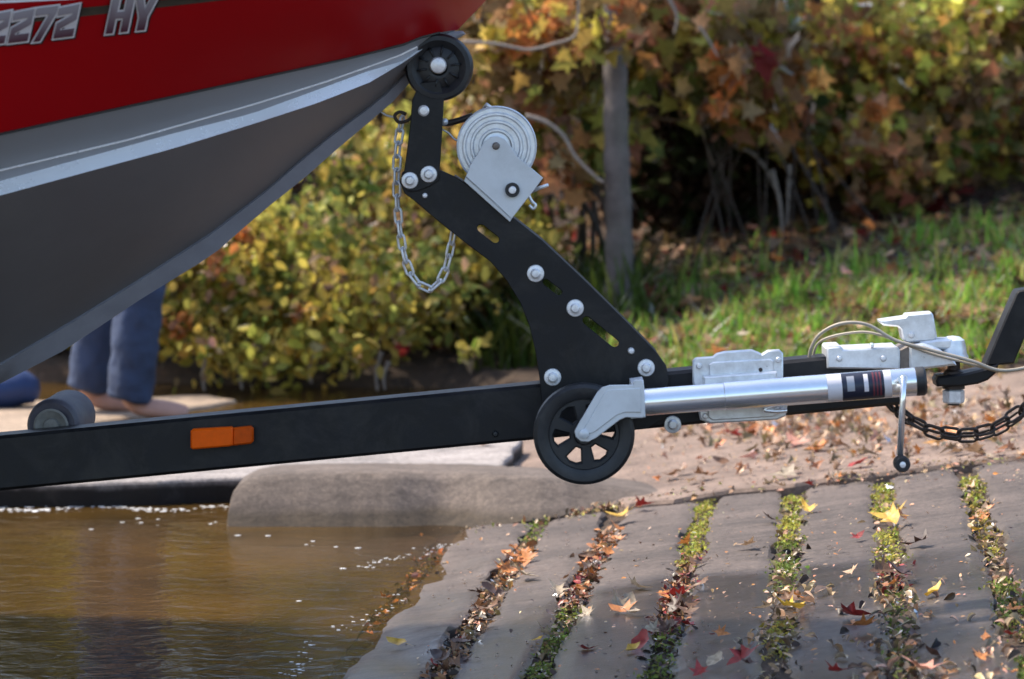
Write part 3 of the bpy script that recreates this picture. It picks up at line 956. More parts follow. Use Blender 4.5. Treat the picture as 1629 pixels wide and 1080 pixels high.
# keel roller and its bracket
kc = P(82, 678, 6.05)
kr = 43 * 6.05 / F
kro = mesh_obj('keel_roller', *lathe_data([(0.010, 0.004), (0.026, 0.002), (0.030, 0.006), (kr * 0.86, 0.004), (kr * 0.97, 0.010), (kr, 0.02), (kr * 0.97, 0.08), (kr, 0.14), (kr * 0.97, 0.15), (kr * 0.8, 0.156), (0.01, 0.156)], kc, 40, Vector((0.10, 0.98, 0.03))), M['grey_rubber'], trailer, 'auto')
mesh_obj('roller_hub', *lathe_data([(0.030, 0.004), (0.034, -0.004), (0.030, -0.006), (0.025, -0.004), (0.016, 0.0), (0.014, -0.006), (0.0001, -0.007)], kc, 28, Vector((0.10, 0.98, 0.03))), M['hub'], kro, 'auto')
mesh_obj('roller_pin', *lathe_data([(0.008, -0.004), (0.0085, 0.17), (0.0001, 0.171)], kc, 14, Vector((0.10, 0.98, 0.03))), M['chain'], kro, 'auto')
kp = along((a0 - P(80, 690, 6.0)).length, 0.05)
mb = MB(); mb.add(*box_data((kp.x - 0.04, 6.0385, kp.z - 0.04), (kp.x + 0.04, 6.048, kp.z + 0.012)))
mb.build('roller_bracket', M['galv'], kro)

# jack: tube, sleeve, caster fork, wheel, crank
YJ = 5.842
j0, j1 = P(1016, 640.5, YJ), P(1468, 606, YJ)
jd = (j1 - j0).normalized(); jl = (j1 - j0).length
JR = 22.5 * YJ / F
jack = mesh_obj('wheel_jack', *lathe_data([(JR * 0.93, 0.0), (JR * 0.95, 0.01), (JR * 0.95, jl * 0.30), (JR, jl * 0.302), (JR, jl - 0.006), (JR * 0.97, jl - 0.003), (JR * 0.8, jl - 0.003)], j0, 40, jd), M['tube'], trailer, 'auto')
mesh_obj('end_cap', *lathe_data([(JR * 1.01, jl - 0.014), (JR * 1.03, jl - 0.010), (JR * 1.03, jl + 0.001), (JR * 0.9, jl + 0.005), (0.0001, jl + 0.006)], j0, 32, jd), M['rubber'], jack, 'auto')
def sticker(name, px0, px1, mat, r, a0_=0.0, a1_=math.pi):
    t0, t1 = (P(px0, 606, YJ) - j0).dot(jd), (P(px1, 606, YJ) - j0).dot(jd)
    q = jd.to_track_quat('Z', 'Y'); v, f = [], []
    side = Vector((0, -1, 0)); upv = jd.cross(side).normalized(); upv = upv if upv.z > 0 else -upv
    n_ = 18
    for t in (t0, t1):
        for k in range(n_ + 1):
            a = a0_ + (a1_ - a0_) * k / n_
            v.append(j0 + jd * t + (upv * math.cos(a) + side * math.sin(a)) * r)
    for k in range(n_): f.append((k, k + 1, n_ + 2 + k, n_ + 1 + k))
    return mesh_obj(name, v, f, mat, jack, True)
sticker('label_band', 1314, 1337, M['white'], JR + 0.0006, 0.25, 2.7)
sticker('label_band', 1337.3, 1404, M['sticker'], JR + 0.0006, 0.25, 2.7)
sticker('label_band', 1404.3, 1416, M['white'], JR + 0.0006, 0.25, 2.7)
sticker('label_print', 1345, 1357, M['hull_grey'], JR + 0.0012, 0.7, 1.8)
sticker('label_print', 1372, 1379, M['white'], JR + 0.0012, 0.6, 1.9)
for x in (1386, 1391.5, 1397): sticker('label_print', x, x + 2.6, M['sticker_red'], JR + 0.0012, 0.45, 2.3)
# caster fork
fork = [(1007, 612), (1007, 606), (1011, 604), (1020, 604), (1023, 608), (1025, 616), (1026, 662), (1022, 665), (996, 664), (986, 668), (948, 697), (936, 703), (924, 702), (916, 695), (914, 686), (919, 676), (950, 624), (958, 616), (970, 612.5)]
fk = plate('caster_fork', fork, 5.797, 0.004, M['plate'], jack, 0.0013)
plate('caster_fork', fork, 5.884, 0.004, M['plate'], jack, 0.0013)
rimp = [(1003, 618), (1019, 617), (1020, 656), (994, 656), (982, 660), (945, 688), (938, 690), (928, 684), (958, 631), (967, 620)]
plate('fork_emboss', rimp, 5.7945, 0.003, M['plate'], fk, 0.0012)
bolt_c = P(929, 690, 5.7945)
mesh_obj('axle_bolt', *lathe_data([(0.009, 0.002), (0.009, -0.004), (0.006, -0.006), (0.0001, -0.0065)], bolt_c, 16), M['plate'], fk, 'auto')
v, f = prism_data(xz([(1004, 609), (1024, 606), (1027, 664), (1004, 666)], 5.80), 5.7985, 5.886, 0.002)
mesh_obj('fork_yoke', v, f, M['plate'], jack, False)
# wheel: tyre ring plus a disc with six windows
wcx, wcz = P(929, 689.5, 5.842).x, P(929, 689.5, 5.842).z
WR = 81 * 5.82 / F
ring = [(WR * 0.70, -0.017), (WR * 0.80, -0.021), (WR * 0.92, -0.021), (WR * 0.985, -0.016), (WR, -0.006), (WR, 0.006), (WR * 0.985, 0.016), (WR * 0.92, 0.021), (WR * 0.80, 0.021), (WR * 0.70, 0.017), (WR * 0.67, 0.0), (WR * 0.70, -0.017)]
tyre = mesh_obj('jack_wheel', *lathe_data(ring, Vector((wcx, 5.842, wcz)), 64), M['rubber'], jack, 'auto')
out_ = [(wcx + WR * 0.72 * math.cos(2 * math.pi * k / 48), wcz + WR * 0.72 * math.sin(2 * math.pi * k / 48)) for k in range(48)]
holes = []
for k in range(6):
    a = math.radians(-112 + 60 * k)
    h = []
    for rr_, da in ((0.30, -0.17), (0.56, -0.28), (0.60, -0.12), (0.60, 0.12), (0.56, 0.28), (0.30, 0.17)):
        h.append((wcx + WR * rr_ * math.cos(a + da), wcz + WR * rr_ * math.sin(a + da)))
    holes.append(h)
v, f = prism_data(out_, 5.828, 5.852, 0.003, holes)
mesh_obj('wheel_disc', v, f, M['rubber'], jack, False)
mesh_obj('wheel_hub', *lathe_data([(0.006, -0.028), (0.016, -0.028), (0.020, -0.014), (0.020, 0.014), (0.016, 0.028), (0.006, 0.028)], Vector((wcx, 5.842, wcz)), 24), M['rubber'], jack, 'auto')
# crank
mesh_obj('crank_shaft', *tube_data([P(1436, 603, YJ - JR + 0.004), P(1436, 603, YJ - JR - 0.016)], 0.009, 12), M['galv'], jack, 'auto')
mesh_obj('crank_arm', *tube_data([P(1437.5, 598, YJ - JR - 0.012), P(1436, 640, YJ - JR - 0.012), P(1431.5, 724, YJ - JR - 0.012)], [0.0058, 0.0056, 0.0065], 12), M['tube'], jack, True)
kn = P(1434, 737, YJ - JR - 0.012)
ko = mesh_obj('crank_knob', *lathe_data([(0.005, -0.020), (0.012, -0.020), (0.0145, -0.016), (0.0145, 0.008), (0.011, 0.012), (0.005, 0.012)], kn, 24), M['rubber'], jack, 'auto')
mesh_obj('knob_rivet', *lathe_data([(0.0055, -0.018), (0.0055, -0.022), (0.0001, -0.0235)], kn, 14), M['zinc'], jack, 'auto')
# clamp bracket between jack and beam
br = [(1102, 608), (1102, 574), (1107, 569), (1134, 567), (1140, 562), (1152, 559), (1196, 556), (1206, 560), (1212, 563), (1222, 557), (1240, 556), (1246, 562), (1246, 606), (1254, 640), (1250, 662), (1236, 668), (1130, 674), (1114, 668), (1110, 650)]
bk = plate('jack_bracket', br, 5.905, 0.012, M['galv'], trailer, 0.003)
plate('clamp_plate', [(1128, 606), (1128, 580), (1134, 576), (1226, 571), (1231, 574), (1231, 604)], 5.899, 0.008, M['galv'], bk, 0.002)
plate('clamp_plate', [(1126, 650), (1238, 642), (1240, 658), (1230, 663), (1134, 669), (1127, 664)], 5.899, 0.008, M['galv'], bk, 0.002)
plate('spacer', [(1120, 600), (1236, 592), (1236, 640), (1120, 648)], 5.870, 0.034, M['galv'], bk, 0.002)
plate('back_clamp', [(1104, 606), (1104, 572), (1244, 561), (1246, 640), (1240, 656), (1112, 666)], 6.0395, 0.008, M['galv'], bk, 0.002)
for x, y in ((1112, 582), (1238, 572), (1122, 662), (1244, 652)):
    small_bolt(x, y, 5, 5.9045, bk)
small_bolt(1210, 588, 3.2, 5.8985, bk, M['dark_chain'])
mesh_obj('pull_pin', *tube_data(smooth_path([P(1205, 636, 5.86), P(1232, 634, 5.858), P(1250, 632, 5.855), P(1246, 641, 5.853), P(1216, 651, 5.853), P(1232, 654, 5.853), P(1252, 653, 5.853)], 5), 0.0042, 8), M['tube'], bk, True)

# coupler
cp = plate('coupler', [(1316, 586), (1315, 556), (1318, 552), (1338, 551), (1342, 556), (1428, 552), (1432, 556), (1432, 588)], 5.950, 0.100, M['galv'], trailer, 0.003)
plate('coupler_neck', [(1430, 556), (1444, 549), (1449, 552), (1449, 588), (1430, 590)], 5.957, 0.086, M['chain'], cp, 0.003)
plate('socket_side', [(1447, 550), (1470, 546), (1496, 556), (1519, 573), (1522, 581), (1447, 590)], 5.951, 0.098, M['galv'], cp, 0.004)
sc_ = P(1516, 556, 5.995)
mesh_obj('ball_socket', *lathe_data([(0.0001, 0.026), (0.012, 0.0245), (0.0215, 0.018), (0.0245, 0.006), (0.0255, -0.006), (0.029, -0.012), (0.029, -0.016), (0.024, -0.016)], sc_, 32, Vector((0, 0, 1))), M['galv'], cp, 'auto')
plate('socket_bridge', [(1462, 556), (1464, 544), (1494, 540), (1514, 539), (1516, 556)], 5.972, 0.052, M['galv'], cp, 0.004)
lt = plate('latch_lever', [(1400, 514), (1399, 510), (1440, 504), (1443, 500), (1482, 497), (1485, 501), (1491, 536), (1486, 542), (1442, 545), (1436, 540), (1433, 524), (1428, 520), (1406, 518)], 5.976, 0.046, M['galv'], cp, 0.003)
small_bolt(1450, 533, 5, 5.975, cp); small_bolt(1387, 549, 4, 5.956, cp, M['tube'])
for x in (1335, 1405): small_bolt(x, 570, 5, 5.949, cp)

# wiring along the coupler
wire = trailer
mesh_obj('wiring_cable', *tube_data(smooth_path([P(1287, 572, 5.99), P(1291, 552, 5.98), P(1304, 532, 5.97), P(1330, 517, 5.96), P(1358, 513, 5.95), P(1386, 519, 5.945), P(1424, 541, 5.94), P(1478, 556, 5.935), P(1545, 574, 5.93), P(1590, 589, 5.94), P(1640, 583, 5.95), P(1720, 560, 5.95)], 6), 0.0032, 8), M['cable'], trailer, True)
mesh_obj('wiring_cable', *tube_data(smooth_path([P(1292, 575, 6.02), P(1300, 548, 6.01), P(1324, 535, 5.99), P(1368, 528, 5.97), P(1398, 532, 5.955), P(1428, 543, 5.948), P(1480, 562, 5.94), P(1540, 578, 5.935), P(1588, 591, 5.948)], 6), 0.0024, 8), M['cable'], trailer, True)

# chains
def link_mesh(name, L, W, r):
    pts = []
    for k in range(20):
        a = 2 * math.pi * k / 20
        x = (L / 2 - W / 2) * (1 if math.cos(a) > 0 else -1) + W / 2 * math.cos(a)
        pts.append(Vector((x, W / 2 * math.sin(a), 0)))
    v, f = [], []; seg = 7; n = len(pts)
    for i in range(n):
        t = (pts[(i + 1) % n] - pts[i - 1]).normalized(); up = Vector((0, 0, 1)); s = t.cross(up)
        for k in range(seg):
            a = 2 * math.pi * k / seg
            v.append(pts[i] + (up * math.cos(a) + s * math.sin(a)) * r)
    for i in range(n):
        for k in range(seg):
            f.append((i * seg + k, i * seg + (k + 1) % seg, ((i + 1) % n) * seg + (k + 1) % seg, ((i + 1) % n) * seg + k))
    me = bpy.data.meshes.new(name); me.from_pydata([tuple(q) for q in v], [], f)
    me.polygons.foreach_set('use_smooth', [True] * len(me.polygons))
    return me
def chain(name, label, pts, L, W, r, mat, tw0=0.5):
    root = bpy.data.objects.new(name, None); put(root, trailer); root['label'] = label
    me = link_mesh('link', L, W, r); me.materials.append(mat)
    path = smooth_path(pts, 12); pitch = L - 2.2 * r
    tot = sum((path[i + 1] - path[i]).length for i in range(len(path) - 1))
    n = int(tot / pitch)
    q = resample(path, n + 1)
    for i in range(n):
        c, t = (q[i] + q[i + 1]) / 2, (q[i + 1] - q[i]).normalized()
        y = Vector((0, -1, 0)); z = t.cross(y).normalized(); y = z.cross(t)
        rot = Matrix((t, y, z)).transposed().to_4x4()
        o = bpy.data.objects.new('link', me); C.objects.link(o); o.parent = root
        o.matrix_basis = Matrix.Translation(c) @ rot @ Matrix.Rotation(tw0 + (math.pi / 2 if i % 2 else 0) + random.uniform(-0.2, 0.2), 4, 'X')
chain('bow_safety_chain', 'thin bright chain hanging in a loop from the winch stand',
      [P(640, 186, 5.985), P(633, 230, 5.985), P(631, 290, 5.985), P(634, 350, 5.985), P(644, 410, 5.985), P(660, 446, 5.985), P(684, 461, 5.985), P(704, 441, 5.985), P(715, 405, 5.985), P(722, 366, 5.985)], 0.030, 0.0145, 0.0026, M['zinc'])
chain('towing_safety_chain', 'dark rusty chain sagging from the tongue to the tow hitch',
      [P(1408, 630, 6.0), P(1422, 648, 6.0), P(1448, 668, 6.0), P(1490, 684, 6.0), P(1530, 689, 6.0), P(1572, 683, 6.0), P(1604, 666, 6.0), P(1632, 646, 6.0), P(1690, 600, 6.0)], 0.037, 0.021, 0.0029, M['dark_chain'], 0.9)
chain('towing_safety_chain', 'dark rusty chain sagging from the tongue to the tow hitch',
      [P(1412, 632, 6.03), P(1430, 655, 6.03), P(1470, 682, 6.03), P(1515, 695, 6.03), P(1560, 694, 6.03), P(1600, 676, 6.03), P(1632, 652, 6.03), P(1690, 610, 6.03)], 0.037, 0.021, 0.0029, M['dark_chain'], 0.5)
mesh_obj('snap_hook', *tube_data(smooth_path([P(646, 182, 5.97), P(636, 178, 5.97), P(628, 184, 5.97), P(634, 194, 5.97), P(648, 192, 5.97), P(656, 184, 5.97)], 5), 0.0032, 8), M['dark_chain'], trailer, True)
mesh_obj('hook_wire', *tube_data(smooth_path([P(606, 178, 5.99), P(616, 184, 5.985), P(628, 186, 5.98)], 5), 0.002, 6), M['galv'], trailer, True)

# ------------------------------------------------------------------ tow hitch
hitch = thing('hitch_ball_mount', 'black drop ball mount of the towing vehicle at the right edge', 'tow hitch', P(1515, 640, 6.0))
plate('drop_bar', [(1567, 583), (1590, 528), (1617, 466), (1621, 462), (1668, 455), (1672, 460), (1648, 500), (1627, 545), (1613, 578)], 5.97, 0.058, M['black'], hitch, 0.003)
plate('tongue_plate', [(1491, 615), (1489, 606), (1493, 599), (1535, 594), (1560, 588), (1576, 583), (1590, 578), (1584, 594), (1572, 605), (1556, 611), (1530, 615)], 5.965, 0.066, M['black'], hitch, 0.004)
pb = P(1517, 606, 5.995)
mesh_obj('ball_shank', *lathe_data([(0.011, -0.045), (0.011, -0.014), (0.021, -0.014), (0.021, -0.002), (0.020, 0.012), (0.018, 0.018), (0.012, 0.022), (0.012, 0.034), (0.020, 0.044), (0.022, 0.054), (0.016, 0.066), (0.0001, 0.070)], pb, 24, Vector((0, 0, 1))), M['dark_chain'], hitch, 'auto')
nn_ = P(1517, 630, 5.995)
mesh_obj('ball_nut', *lathe_data([(0.008, -0.013), (0.018, -0.013), (0.0205, -0.010), (0.0205, 0.010), (0.018, 0.012), (0.008, 0.016)], nn_, 6, Vector((0, 0, 1))), M['zinc'], hitch, False)


# ------------------------------------------------------------------ vegetation helpers
MAPLE = [(0, 0), (0.16, 0.05), (0.46, -0.06), (0.30, 0.22), (0.56, 0.42), (0.24, 0.46), (0.20, 0.62), (0, 1.0), (-0.20, 0.62), (-0.24, 0.46), (-0.56, 0.42), (-0.30, 0.22), (-0.46, -0.06), (-0.16, 0.05)]
OVAL = [(0, 0), (0.20, 0.20), (0.27, 0.45), (0.17, 0.75), (0, 1.0), (-0.17, 0.75), (-0.27, 0.45), (-0.20, 0.20)]
def template(outl, fold=0.25, droop=0.18):
    v = [(0.0, 0.42, 0.0)] + [(x, y, abs(x) * fold - droop * y * y) for x, y in outl]
    v = np.array(v); v[0, 2] = -droop * 0.42 ** 2
    n = len(outl)
    f = np.array([(0, i + 1, (i + 1) % n + 1) for i in range(n)])
    v[:, 1] -= 0.42
    return v, f
T_MAPLE, T_OVAL = template(MAPLE), template(OVAL)
T_OVAL_LOW = template([(0, 0), (0.26, 0.38), (0, 1.0), (-0.26, 0.38)])
T_BLADE = (np.array([(-0.035, 0, 0), (0.035, 0, 0), (-0.025, 0.5, 0.06), (0.025, 0.5, 0.06), (0, 1.0, 0.26)]), np.array([(0, 1, 3), (0, 3, 2), (2, 3, 4)]))

def rand_rot(n, tilt=None, face=None):
    """random rotation matrices; face: mean leaf normal with spread tilt"""
    if face is None:
        q = rng.normal(size=(n, 4)); q /= np.linalg.norm(q, axis=1)[:, None]
        w, x, y, z = q.T
        return np.stack([np.stack([1 - 2 * (y * y + z * z), 2 * (x * y - z * w), 2 * (x * z + y * w)], 1),
                         np.stack([2 * (x * y + z * w), 1 - 2 * (x * x + z * z), 2 * (y * z - x * w)], 1),
                         np.stack([2 * (x * z - y * w), 2 * (y * z + x * w), 1 - 2 * (x * x + y * y)], 1)], 1)
    nrm = np.array(face, float)[None, :] + rng.normal(size=(n, 3)) * tilt
    nrm /= np.linalg.norm(nrm, axis=1)[:, None]
    r = rng.normal(size=(n, 3)); r[:, 2] -= 0.6 if abs(face[2]) < 0.8 else 0
    t = r - (r * nrm).sum(1)[:, None] * nrm
    t /= np.linalg.norm(t, axis=1)[:, None]
    b_ = np.cross(t, nrm)
    return np.stack([b_, t, nrm], 2)

def cloud_mesh(name, parts, mat, parent=None):
    """parts: list of (template, positions, rotations, sizes, colours) joined in one mesh"""
    VV, FF, CC, base = [], [], [], 0
    for (tv, tf), pos, rot, size, col in parts:
        n = len(pos)
        if n == 0: continue
        k = len(tv)
        v = np.einsum('nij,kj->nki', rot, tv) * size[:, None, None] + pos[:, None, :]
        f = tf[None] + (np.arange(n) * k)[:, None, None] + base
        VV.append(v.reshape(-1, 3)); FF.append(f.reshape(-1, 3)); CC.append(np.repeat(col, k, axis=0)); base += n * k
    v, f, c = np.concatenate(VV), np.concatenate(FF), np.concatenate(CC)
    me = bpy.data.meshes.new(name)
    me.vertices.add(len(v)); me.vertices.foreach_set('co', v.astype(np.float32).ravel())
    me.loops.add(len(f) * 3); me.loops.foreach_set('vertex_index', f.astype(np.int32).ravel())
    me.polygons.add(len(f)); me.polygons.foreach_set('loop_start', np.arange(0, len(f) * 3, 3, dtype=np.int32))
    me.update(calc_edges=True)
    a = me.color_attributes.new('col', 'FLOAT_COLOR', 'POINT')
    a.data.foreach_set('color', np.concatenate([np.clip(c, 0, 1), np.ones((len(c), 1))], 1).astype(np.float32).ravel())
    me.materials.append(mat)
    o = bpy.data.objects.new(name, me)
    return put(o, parent)

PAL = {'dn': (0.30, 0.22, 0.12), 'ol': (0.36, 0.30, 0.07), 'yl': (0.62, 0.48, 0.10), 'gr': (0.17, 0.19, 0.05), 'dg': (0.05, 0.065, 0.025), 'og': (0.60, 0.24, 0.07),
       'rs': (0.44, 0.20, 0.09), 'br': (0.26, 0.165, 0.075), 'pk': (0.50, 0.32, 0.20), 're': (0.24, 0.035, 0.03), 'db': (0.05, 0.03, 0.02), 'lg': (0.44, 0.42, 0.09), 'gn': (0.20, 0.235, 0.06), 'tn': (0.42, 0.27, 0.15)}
def jitter(col, n, amt=0.28):
    c = np.tile(np.array(col), (n, 1))
    return np.clip(c * (1 + rng.normal(size=(n, 1)) * amt) * (1 + rng.normal(size=(n, 3)) * amt * 0.3), 0.004, 0.9)

def crown(name, clusters, parent, tmpl, face=(-0.1, -0.8, 0.35), tilt=0.6):
    """clusters: (centre, (rx,ry,rz), count, colour key, leaf size)"""
    parts = []
    for c, r, n, key, size in clusters:
        pos = np.array(c)[None] + rng.normal(size=(n, 3)) * np.array(r)[None] * 0.55
        col = jitter(PAL[key], n)
        for mk in () if key in ('db', 'dg') else (('ol', 'br', 'yl', 'rs', 'tn') if tmpl is T_MAPLE else ('ol', 'yl', 'lg', 'gr', 'tn')):       # single leaves of other colours in every spray
            sel = rng.random(n) < 0.08
            col[sel] = jitter(PAL[mk], int(sel.sum()))
        parts.append((tmpl, pos, rand_rot(n, tilt, face), size * rng.uniform(0.55, 1.3, n), col))
    o = cloud_mesh(name, parts, M['leaf'], parent)
    o['kind'] = 'stuff'
    return o

def branches(name, base, tips, r0, parent, mat, droop=0.0, spread=0.0):
    mb = MB()
    for t in tips:
        t = Vector(t); b_ = Vector(base) + Vector((random.gauss(0, spread), random.gauss(0, spread * 0.4), 0))
        mid = b_.lerp(t, 0.5) + Vector((random.uniform(-.08, .08), random.uniform(-.08, .08), random.uniform(0, .12)))
        path = smooth_path([b_, mid, t, t + (t - mid) * 0.25 + Vector((0, 0, -droop))], 4)
        n = len(path)
        mb.add(*tube_data(path, [max(0.0015, r0 * (1 - 0.85 * i / (n - 1))) for i in range(n)], 5))
    return mb.build(name, mat, parent, True)

def ground_at(x, y): return Vector((x, y, ground_z(x, y)))

def shrub(name, label, cat, ell, Ys, palette, ncl, nleaf, size, tmpl, extra=(), base_px=None, spread=0.16, mat='dark_bark', group=None, stem_r=0.012, face=(-0.1, -0.8, 0.35)):
    cx, cy, rx, ry = ell
    keys = [k for k, w_ in palette for _ in range(w_)]
    cl = []
    for _ in range(ncl):
        a, r = random.uniform(0, 2 * math.pi), math.sqrt(random.random())
        Y = random.uniform(*Ys)
        p = P(cx + rx * r * math.cos(a), cy + ry * r * math.sin(a), Y)
        sp = spread * random.uniform(0.6, 1.3)
        cl.append((p, (sp, sp * 0.8, sp * 0.75), int(nleaf * random.uniform(0.6, 1.4)), random.choice(keys), size))
    for (x, y, r, Y, key, n) in extra:
        p = P(x, y, Y); sp = r * Y / F
        cl.append((p, (sp, sp, sp), n, key, size * 1.05))
    bx = base_px if base_px is not None else cx
    Ym = (Ys[0] + Ys[1]) / 2 + 0.15
    g_ = ground_at((bx - CX) * Ym / F, Ym)
    root = thing(name, label, cat, g_, group)
    crown('crown', cl, root, tmpl, face)
    tips = [c[0] for c in random.sample(cl, min(len(cl), 16))]
    branches('branches', g_ + Vector((0, 0, -0.05)), tips, stem_r, root, M[mat], 0.0, 0.22)
    return root

# ------------------------------------------------------------------ shrubs and trees along the bank
shrub('overhanging_shrub', 'sunlit yellow green shrub hanging over the water under the bow', 'shrub', (400, 450, 300, 110), (11.2, 12.0),
      [('ol', 4), ('yl', 5), ('lg', 4), ('gr', 2), ('tn', 3)], 120, 80, 0.050, T_OVAL,
      extra=[(283, 515, 16, 11.15, 'og', 45), (345, 408, 20, 11.2, 'rs', 40), (375, 385, 20, 11.2, 'og', 30), (470, 497, 8, 11.1, 'og', 10), (495, 495, 8, 11.1, 'yl', 10),
             (750, 560, 18, 11.05, 'lg', 22), (420, 560, 40, 11.1, 'lg', 60), (480, 555, 30, 11.1, 'yl', 50), (330, 550, 30, 11.1, 'yl', 60), (560, 560, 40, 11.15, 'ol', 60), (640, 545, 10, 11.1, 're', 8)],
      base_px=420, stem_r=0.012)
shrub('tall_shrub', 'olive green shrub behind the winch stand and its hanging chain', 'shrub', (680, 330, 150, 185), (11.7, 12.5),
      [('ol', 6), ('gr', 3), ('lg', 2), ('br', 2), ('yl', 1)], 75, 85, 0.055, T_OVAL, base_px=700)
shrub('dark_shrub', 'dark twiggy low shrub at the waterline beside the winch stand', 'shrub', (800, 470, 80, 110), (11.9, 12.4),
      [('br', 3), ('dg', 2), ('ol', 1), ('db', 2)], 26, 60, 0.045, T_OVAL, base_px=800)
shrub('maple_sapling', 'young maple with olive, yellow and rusty leaves above the winch', 'tree', (870, 110, 125, 165), (11.8, 12.7),
      [('ol', 5), ('yl', 1), ('br', 3), ('rs', 2), ('gr', 2)], 50, 42, 0.085, T_MAPLE,
      extra=[(820, 62, 22, 11.7, 'og', 18), (855, 52, 20, 11.7, 'og', 16), (905, 275, 28, 11.6, 'rs', 40), (890, 255, 20, 11.6, 'rs', 20), (915, 300, 16, 11.6, 'og', 14), (840, 170, 26, 11.8, 'rs', 16), (930, 150, 26, 11.8, 'ol', 20), (790, 70, 20, 11.7, 'yl', 14)],
      base_px=905, spread=0.13, stem_r=0.014)
shrub('maple_sapling', 'young maple with orange and salmon leaves right of the grey trunk', 'tree', (1185, 95, 85, 95), (12.0, 12.6),
      [('og', 2), ('rs', 3), ('ol', 5), ('gr', 3), ('br', 2)], 36, 36, 0.085, T_MAPLE,
      extra=[(1155, 100, 22, 11.9, 'og', 20), (1175, 105, 22, 11.9, 'rs', 20), (1145, 172, 12, 11.9, 'og', 8), (1215, 90, 16, 11.9, 're', 6), (1300, 132, 12, 11.9, 'og', 6)],
      base_px=1280, spread=0.12, stem_r=0.005)
shrub('bank_shrub', 'broad olive and rust coloured shrub above the grass bank', 'shrub', (1410, 150, 175, 150), (12.6, 13.6),
      [('ol', 6), ('br', 2), ('rs', 2), ('gr', 2), ('tn', 2), ('yl', 3), ('lg', 2)], 105, 50, 0.068, T_MAPLE,
      extra=[(1360, 215, 26, 12.4, 'rs', 24), (1430, 245, 24, 12.4, 'rs', 24), (1395, 178, 14, 12.4, 'og', 10), (1435, 150, 12, 12.4, 'og', 8), (1405, 205, 10, 12.3, 'yl', 6), (1290, 200, 30, 12.5, 'gr', 30), (1280, 180, 30, 12.5, 'dg', 40)],
      base_px=1440)
shrub('bank_shrub', 'pale yellow green shrub at the upper right corner', 'shrub', (1590, 130, 115, 210), (13.0, 14.0),
      [('ol', 3), ('lg', 4), ('yl', 4), ('br', 1), ('tn', 2)], 70, 55, 0.075, T_MAPLE,
      extra=[(1520, 15, 20, 12.8, 'yl', 20), (1600, 10, 30, 12.8, 'lg', 30), (1550, 60, 25, 12.8, 'lg', 25), (1540, 115, 10, 12.7, 'yl', 6)], base_px=1600)
shrub('bank_shrub', 'orange and green shrub past the right edge of the picture', 'shrub', (1830, 150, 130, 190), (12.6, 13.6),
      [('ol', 3), ('og', 2), ('br', 2), ('gr', 2)], 50, 45, 0.08, T_MAPLE, base_px=1830)
shrub('dark_shrub', 'undergrowth with shade put into its dark leaves between the grey trunk and the orange maple', 'shrub', (1105, 225, 120, 115), (12.9, 13.8),
      [('db', 7), ('dg', 2)], 80, 80, 0.07, T_OVAL, base_px=1100, stem_r=0.004)  # near-black leaf colours stand for the shade of the hollow
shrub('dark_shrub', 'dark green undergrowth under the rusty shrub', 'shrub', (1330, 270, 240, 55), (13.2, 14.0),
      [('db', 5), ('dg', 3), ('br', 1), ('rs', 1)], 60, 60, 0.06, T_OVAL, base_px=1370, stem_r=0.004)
shrub('maple_sapling', 'olive yellow maple filling the top edge between trunk and orange maple', 'tree', (1120, 30, 110, 70), (13.0, 13.8),
      [('ol', 4), ('yl', 2), ('br', 2), ('gr', 2), ('rs', 1)], 34, 40, 0.08, T_MAPLE, base_px=1090, stem_r=0.008)
shrub('overhanging_shrub', 'shrub with shade put into its dark leaves behind the red bow at the left', 'shrub', (20, 380, 220, 230), (11.8, 12.6),
      [('dg', 5), ('db', 3), ('gr', 2), ('br', 1)], 70, 70, 0.06, T_OVAL, base_px=20)  # leaf palette darkened as painted shade, for a dark reflection in the water

# tree with the straight grey trunk
tb = ground_at(*(P(985, 440, 11.6).xy))
tree = thing('grey_trunk_tree', 'tree with a straight slim grey trunk behind the winch', 'tree', tb)
path = smooth_path([tb + Vector((-0.01, 0, -0.1)), P(985, 400, 11.6), P(981, 250, 11.6), P(978, 100, 11.65), P(972, -60, 11.75), P(960, -500, 12.2)], 8)
n = len(path)
mesh_obj('trunk', *tube_data(path, [(0.054 - 0.020 * i / (n - 1) + (0.026 * (1 - i / 6) if i < 6 else 0)) * (1 + 0.06 * math.sin(i * 1.7)) for i in range(n)], 14), M['bark'], tree, True)
crown('crown', [(P(960 + random.uniform(-170, 170), random.uniform(-620, -120), random.uniform(12.0, 13.0)), (0.22, 0.22, 0.17), 60, random.choice(['ol', 'og', 'yl', 'gr']), 0.09) for _ in range(38)]
      + [(P(1040 + random.uniform(-70, 70), random.uniform(-30, 60), random.uniform(12.2, 12.8)), (0.13, 0.13, 0.1), 36, random.choice(['ol', 'br', 'ol', 'yl', 'rs']), 0.085) for _ in range(14)]
      + [(P(965 + random.uniform(-60, 50), random.uniform(-20, 95), random.uniform(11.3, 11.5)), (0.09, 0.06, 0.08), 14, random.choice(['ol', 'br', 'og', 'yl', 'rs']), 0.08) for _ in range(9)], tree, T_MAPLE)
branches('branches', path[-6], [P(960 + random.uniform(-150, 150), random.uniform(-600, -180), 12.4) for _ in range(12)], 0.02, tree, M['bark'])

